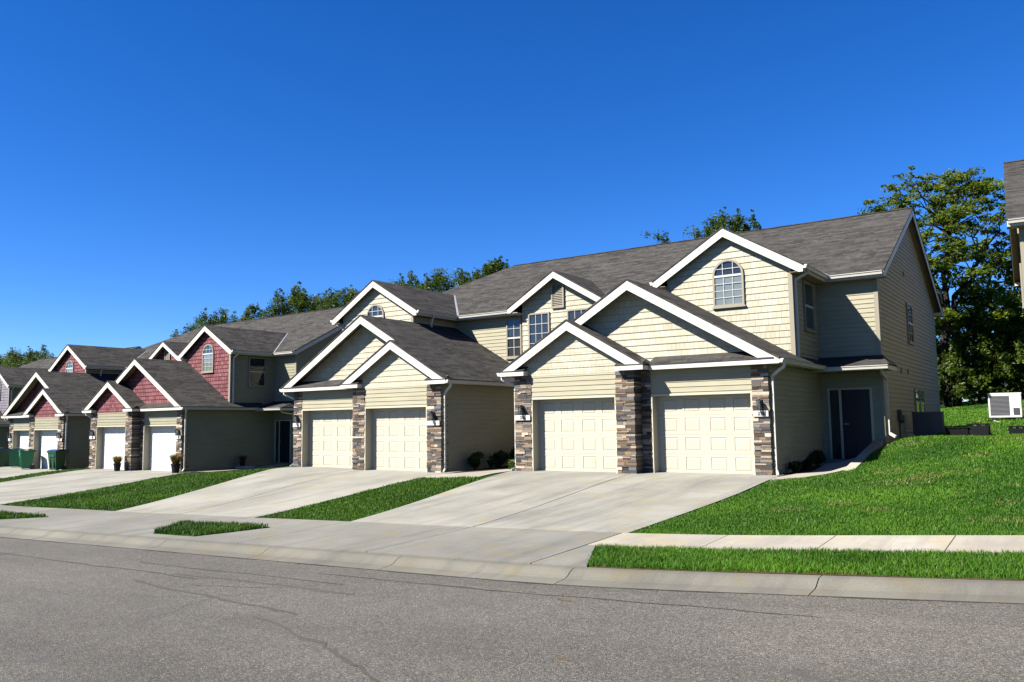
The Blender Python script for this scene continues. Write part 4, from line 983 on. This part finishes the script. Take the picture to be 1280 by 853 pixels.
# condensers
def condenser(loc, rz, body, label, pipe):
    o = empty('air_conditioner', loc, rz); tag(o, label, 'air conditioner'); w_, d_, h_ = .86, .40, .80
    b = MB(); b.box(-w_ / 2, w_ / 2, 0, d_, .06, h_ - .03); b.box(-w_ / 2 - .015, w_ / 2 + .015, -.015, d_ + .015, h_ - .029, h_); b.box(-w_ / 2, w_ / 2, -.012, -.001, .06, .11); b.box(-w_ / 2, w_ / 2, -.012, -.001, h_ - .09, h_ - .03)
    b.box(-w_ / 2, -w_ / 2 + .045, -.012, -.001, .111, h_ - .091); b.box(.13, w_ / 2, -.012, -.001, .111, h_ - .091); b.box(-w_ / 2 + .06, -w_ / 2 + .16, .05, d_ - .05, .0, .06); b.box(w_ / 2 - .16, w_ / 2 - .06, .05, d_ - .05, 0, .06)
    b.build('cabinet', M[body], o)
    q = MB(); q.box(-w_ / 2 + .046, .129, -.006, -.002, .112, h_ - .092); q.build('grille_backing', M['grille'], o)
    q = MB()
    for k in range(15): z = .13 + k * .039; q.box(-w_ / 2 + .046, .129, -.02, -.008, z, z + .008)
    q.build('grille', M['slat'] if body == 'metal_white' else M['metal_grey'], o)
    q = MB(); q.box(.22, .38, -.03, -.013, .14, .34); q.build('service_cover', M['grille'], o)
    q = MB(); q.path(pipe, .03); q.build('pipe', M['pipe'], o)
condenser((11.55, 8.0, ground_at(11.55, 8) + .0), 0, 'metal_grey', 'dark grey condenser unit in shade against the cream side wall', [(-.42, .1, .16), (-.55, .15, .14), (-.66, .1, .24)])
pd = MB(); pd.box(-.5, .5, -.12, .5, -.3, .0); pd.build('pad', M['foundation'], [o for o in COL.objects if o.name.startswith('air_conditioner')][0])
zD = 1.38
condenser((13.70, 8.0, zD), 0, 'metal_white', 'white condenser unit on the grassy bank at the right edge', [(-.3, -.03, -.04), (.25, -.25, -.22), (.8, -.4, -.40)])
pd = MB(); pd.box(-.47, .47, .04, .5, -.5, -.002); pd.build('pad', M['mulch'], [o for o in COL.objects if o.name.startswith('air_conditioner.001')][0])
# low black crates
def crate(loc, rz, label, w_=.5, h_=.33):
    o = empty('garden_crate', loc, rz); tag(o, label, 'crate', 'black crates on the grass'); b = MB(); t = .02
    for sg in (-1, 1):
        b.box(-w_ / 2, w_ / 2, sg * .2 - t / 2, sg * .2 + t / 2, 0, h_ - .06); b.box(sg * (w_ / 2 - t) - t / 2, sg * (w_ / 2 - t) + t / 2, -.19, .19, 0, h_ - .06)
        for x in (-w_ / 2 + .04, 0, w_ / 2 - .04): b.box(x - .03, x + .03, sg * .2 - t / 2, sg * .2 + t / 2, h_ - .059, h_ - .02)
    b.box(-w_ / 2, w_ / 2, -.19, .19, 0, .02); b.build('body', M['crate'], o)
    r_ = MB()
    for sg in (-1, 1): r_.box(-w_ / 2 - .02, w_ / 2 + .02, sg * .21 - .02, sg * .21 + .02, h_ - .02, h_ + .01); r_.box(sg * w_ / 2 - .02, sg * w_ / 2 + .02, -.189, .189, h_ - .02, h_ + .01)
    r_.build('rim', M['crate'], o)
crate((12.62, 5.9, ground_at(12.62, 5.9) + .0), .08, 'lower left of the two black crates standing together behind the grass crest', .56, .30)
crate((13.17, 5.95, ground_at(13.17, 5.95) + .02), -.05, 'taller right of the two black crates standing together behind the grass crest', .52, .36)
crate((14.12, 5.9, ground_at(14.12, 5.9) + .0), .0, 'lone black crate below the white condenser unit', .4, .22)
# ---------------------------------------------------------------- trees
GR = 'treetops behind the roofs'
def big_tree():
    loc = (9.4, 32.0, ground_at(9.4, 32)); root = empty('tree', loc); tag(root, 'tall spreading tree with leaning trunk rising beside the cream gable end', 'tree'); rnd = random.Random(4); mb = MB()
    fork = Vector((.0, 0, 4.6)); limb(mb, (-.35, 0, -.4), fork, .25, .19, rnd, 5, .1)
    mains = [(Vector((-1.2, .4, 9.2)), .2), (Vector((.5, -.5, 9.8)), .22), (Vector((2.0, .5, 8.6)), .17)]
    for m_, r_ in mains: limb(mb, fork, m_, .17, r_ * .5, rnd, 6, .2)
    cl = []
    def spray(p0, p, rad): limb(mb, p0, p, .075, .015, rnd, 5, .3); cl.append((p, rad))
    for i in range(240):
        a = rnd.uniform(0, 6.283); z = 4.6 + 8.6 * ((i * .618) % 1.0)
        prof = 1.0 if z < 10.6 else max(.2, math.sqrt(max(0, 1 - ((z - 10.6) / 3.1) ** 2)))
        if z < 7: prof *= .8
        rr = rnd.uniform(.15, 1.0) ** .7 * prof * 4.55; cx_ = -.35 + max(0, 9 - z) * .12
        p = Vector((cx_ + rr * math.cos(a), rr * .9 * math.sin(a), z + rnd.uniform(-.4, .4)))
        m_ = min(mains, key=lambda q: (q[0] - p).length)[0]; p0 = fork.lerp(m_, min(1, max(.35, (z - 5) / 5.0))); rad = rnd.uniform(.4, .85)
        if i % 2: limb(mb, p0, p, .06, .012, rnd, 5, .3)
        cl.append((p, rad))
        for k in range(2): cl.append((p + Vector((rnd.uniform(-1, 1) * rad, rnd.uniform(-1, 1) * rad, rnd.uniform(-.1, .35))), rad * .45))
    for p in ((1.55, 0, 13.3), (-3.9, 0, 11.2), (-4.3, .3, 10.6), (.6, .2, 13.3), (2.4, 0, 12.6), (1.9, 0, 13.4), (1.2, .1, 13.0)): spray(mains[1][0], Vector(p), .6)
    mb.build('trunk', M['bark'], root, smooth=True)
    foliage('crown', cl, 280, .09, M['leaf'], root, (.024, .052, .008), (.145, .185, .024), .34, .7, 4)
big_tree()
for i, (px_, x, y, h, cr, lab) in enumerate((
    (820, -8.8, 32, 14.3, 1.8, 'small pointed treetop above the cream ridge, left of the arched bay gable'), (915, -3.2, 32, 14.6, 3.0, 'feathery treetop showing just above the arched bay gable of the cream house'),
    (615, -23.2, 32, 13.9, 2.6, 'rounded treetop above the left end of the cream ridge'), (550, -28.6, 32, 14.3, 3.4, 'tallest dark treetop beyond the hip end of the cream roof'),
    (500, -33.2, 32, 13.7, 3.6, 'broad treetop behind the left arched bay gable of the cream house'), (440, -39.0, 32, 14.0, 3.3, 'dark treetop directly above the peak of the left cream bay'),
    (395, -44.2, 33, 13.7, 3.6, 'treetop left of the cream bay peak, right half of the tree clump'), (362, -47.9, 33, 14.2, 3.8, 'treetop left of the cream bay peak, left half of the tree clump'),
    (318, -53.3, 33, 13.7, 1.6, 'thin sparse treetop between the red roof clumps'), (280, -58.6, 33, 13.4, 3.8, 'dark treetop behind the middle of the red house roof'),
    (255, -62.0, 33, 12.8, 3.4, 'low dark treetop at the left of the clump over the red roof'), (40, -99.0, 34, 11.0, 3.6, 'dark evergreen nearest the far left hip roof'),
    (20, -104, 34, 12.0, 4.4, 'tallest dark evergreen at the far left edge'), (3, -110, 34, 11.6, 4.4, 'dark evergreen cut by the left picture edge'))):
    dense = i >= 1
    tree('tree', (x, y, ground_at(x, y)), h - ground_at(x, y) + (.3 if i < 3 else -.15), cr, lab, GR, 20 + i, 120 if dense else 50, 480 if dense else 240, .085, (.012, .031, .006), (.070, .103, .017), .45, .9, .16, topr=.21, spiky=.25)
# wood edge beyond the lawn: each bush and tree its own
EG = 'trees and bushes at the wood edge'
for i, (x, y, h, cr, nm, lab) in enumerate((
    (12.6, 37.5, 9.2, 1.9, 'tree', 'dark tree behind the tall spreading tree, nearest the right roof corner'), (13.9, 35.0, 8.0, 2.2, 'tree', 'shadowed tree right above the white condenser unit'),
    (7.2, 38.5, 5.6, 2.6, 'tree', 'dark small tree behind the leaning trunk'), (9.9, 36.0, 5.4, 1.9, 'bush', 'tall dark bush right of the leaning trunk'),
    (8.3, 35.0, 3.6, 1.5, 'bush', 'yellow green bush beside the side wall of the cream house'), (10.6, 34.2, 3.6, 1.5, 'bush', 'round green bush at the lawn edge, middle of the wood edge'),
    (12.2, 34.0, 4.2, 1.6, 'bush', 'dark bush directly left of the white condenser unit'), (13.9, 33.4, 4.6, 1.7, 'bush', 'dark bush directly behind the white condenser unit'),
    (6.3, 36.5, 4.2, 1.8, 'bush', 'bush mostly hidden behind the cream side wall'), (15.8, 35.0, 7.5, 2.4, 'tree', 'tree hidden behind the right house wall'), (10.6, 40.5, 6.0, 2.6, 'tree', 'deepest dark tree filling the gap below the tall crown'), (4.5, 37, 7.5, 2.5, 'tree', 'tree behind the cream gable end'), (9.5, 30.8, 2.6, 1.3, 'bush', 'low bush in front of the leaning trunk at the lawn edge'), (11.5, 33.0, 2.4, 1.3, 'bush', 'lowest bush at the lawn edge, between the round green bush and the condenser'))):
    tree(nm, (x, y, ground_at(x, y)), h, cr, lab, EG, 60 + i, 90, 420, .095, (.026, .054, .010), (.14, .18, .026) if i in (4, 5) else (.12, .165, .022), .08 if nm == 'bush' else .12, .8, .12, cat=nm, topr=.24)

# far wood that reads as one mass
rw_ = np.random.default_rng(5); cl = [((x_, 62 + rw_.uniform(-4, 4), float(H(x_, 52)) + z_), rw_.uniform(.9, 1.6)) for x_ in np.arange(-25, 45, 1.1) for z_ in np.arange(.2, 5.0, 1.3)]
tag(foliage('far_wood', cl, 60, .3, M['leaf'], None, (.012, .03, .006), (.06, .09, .016), 1.0, .3, 5), kind='stuff')
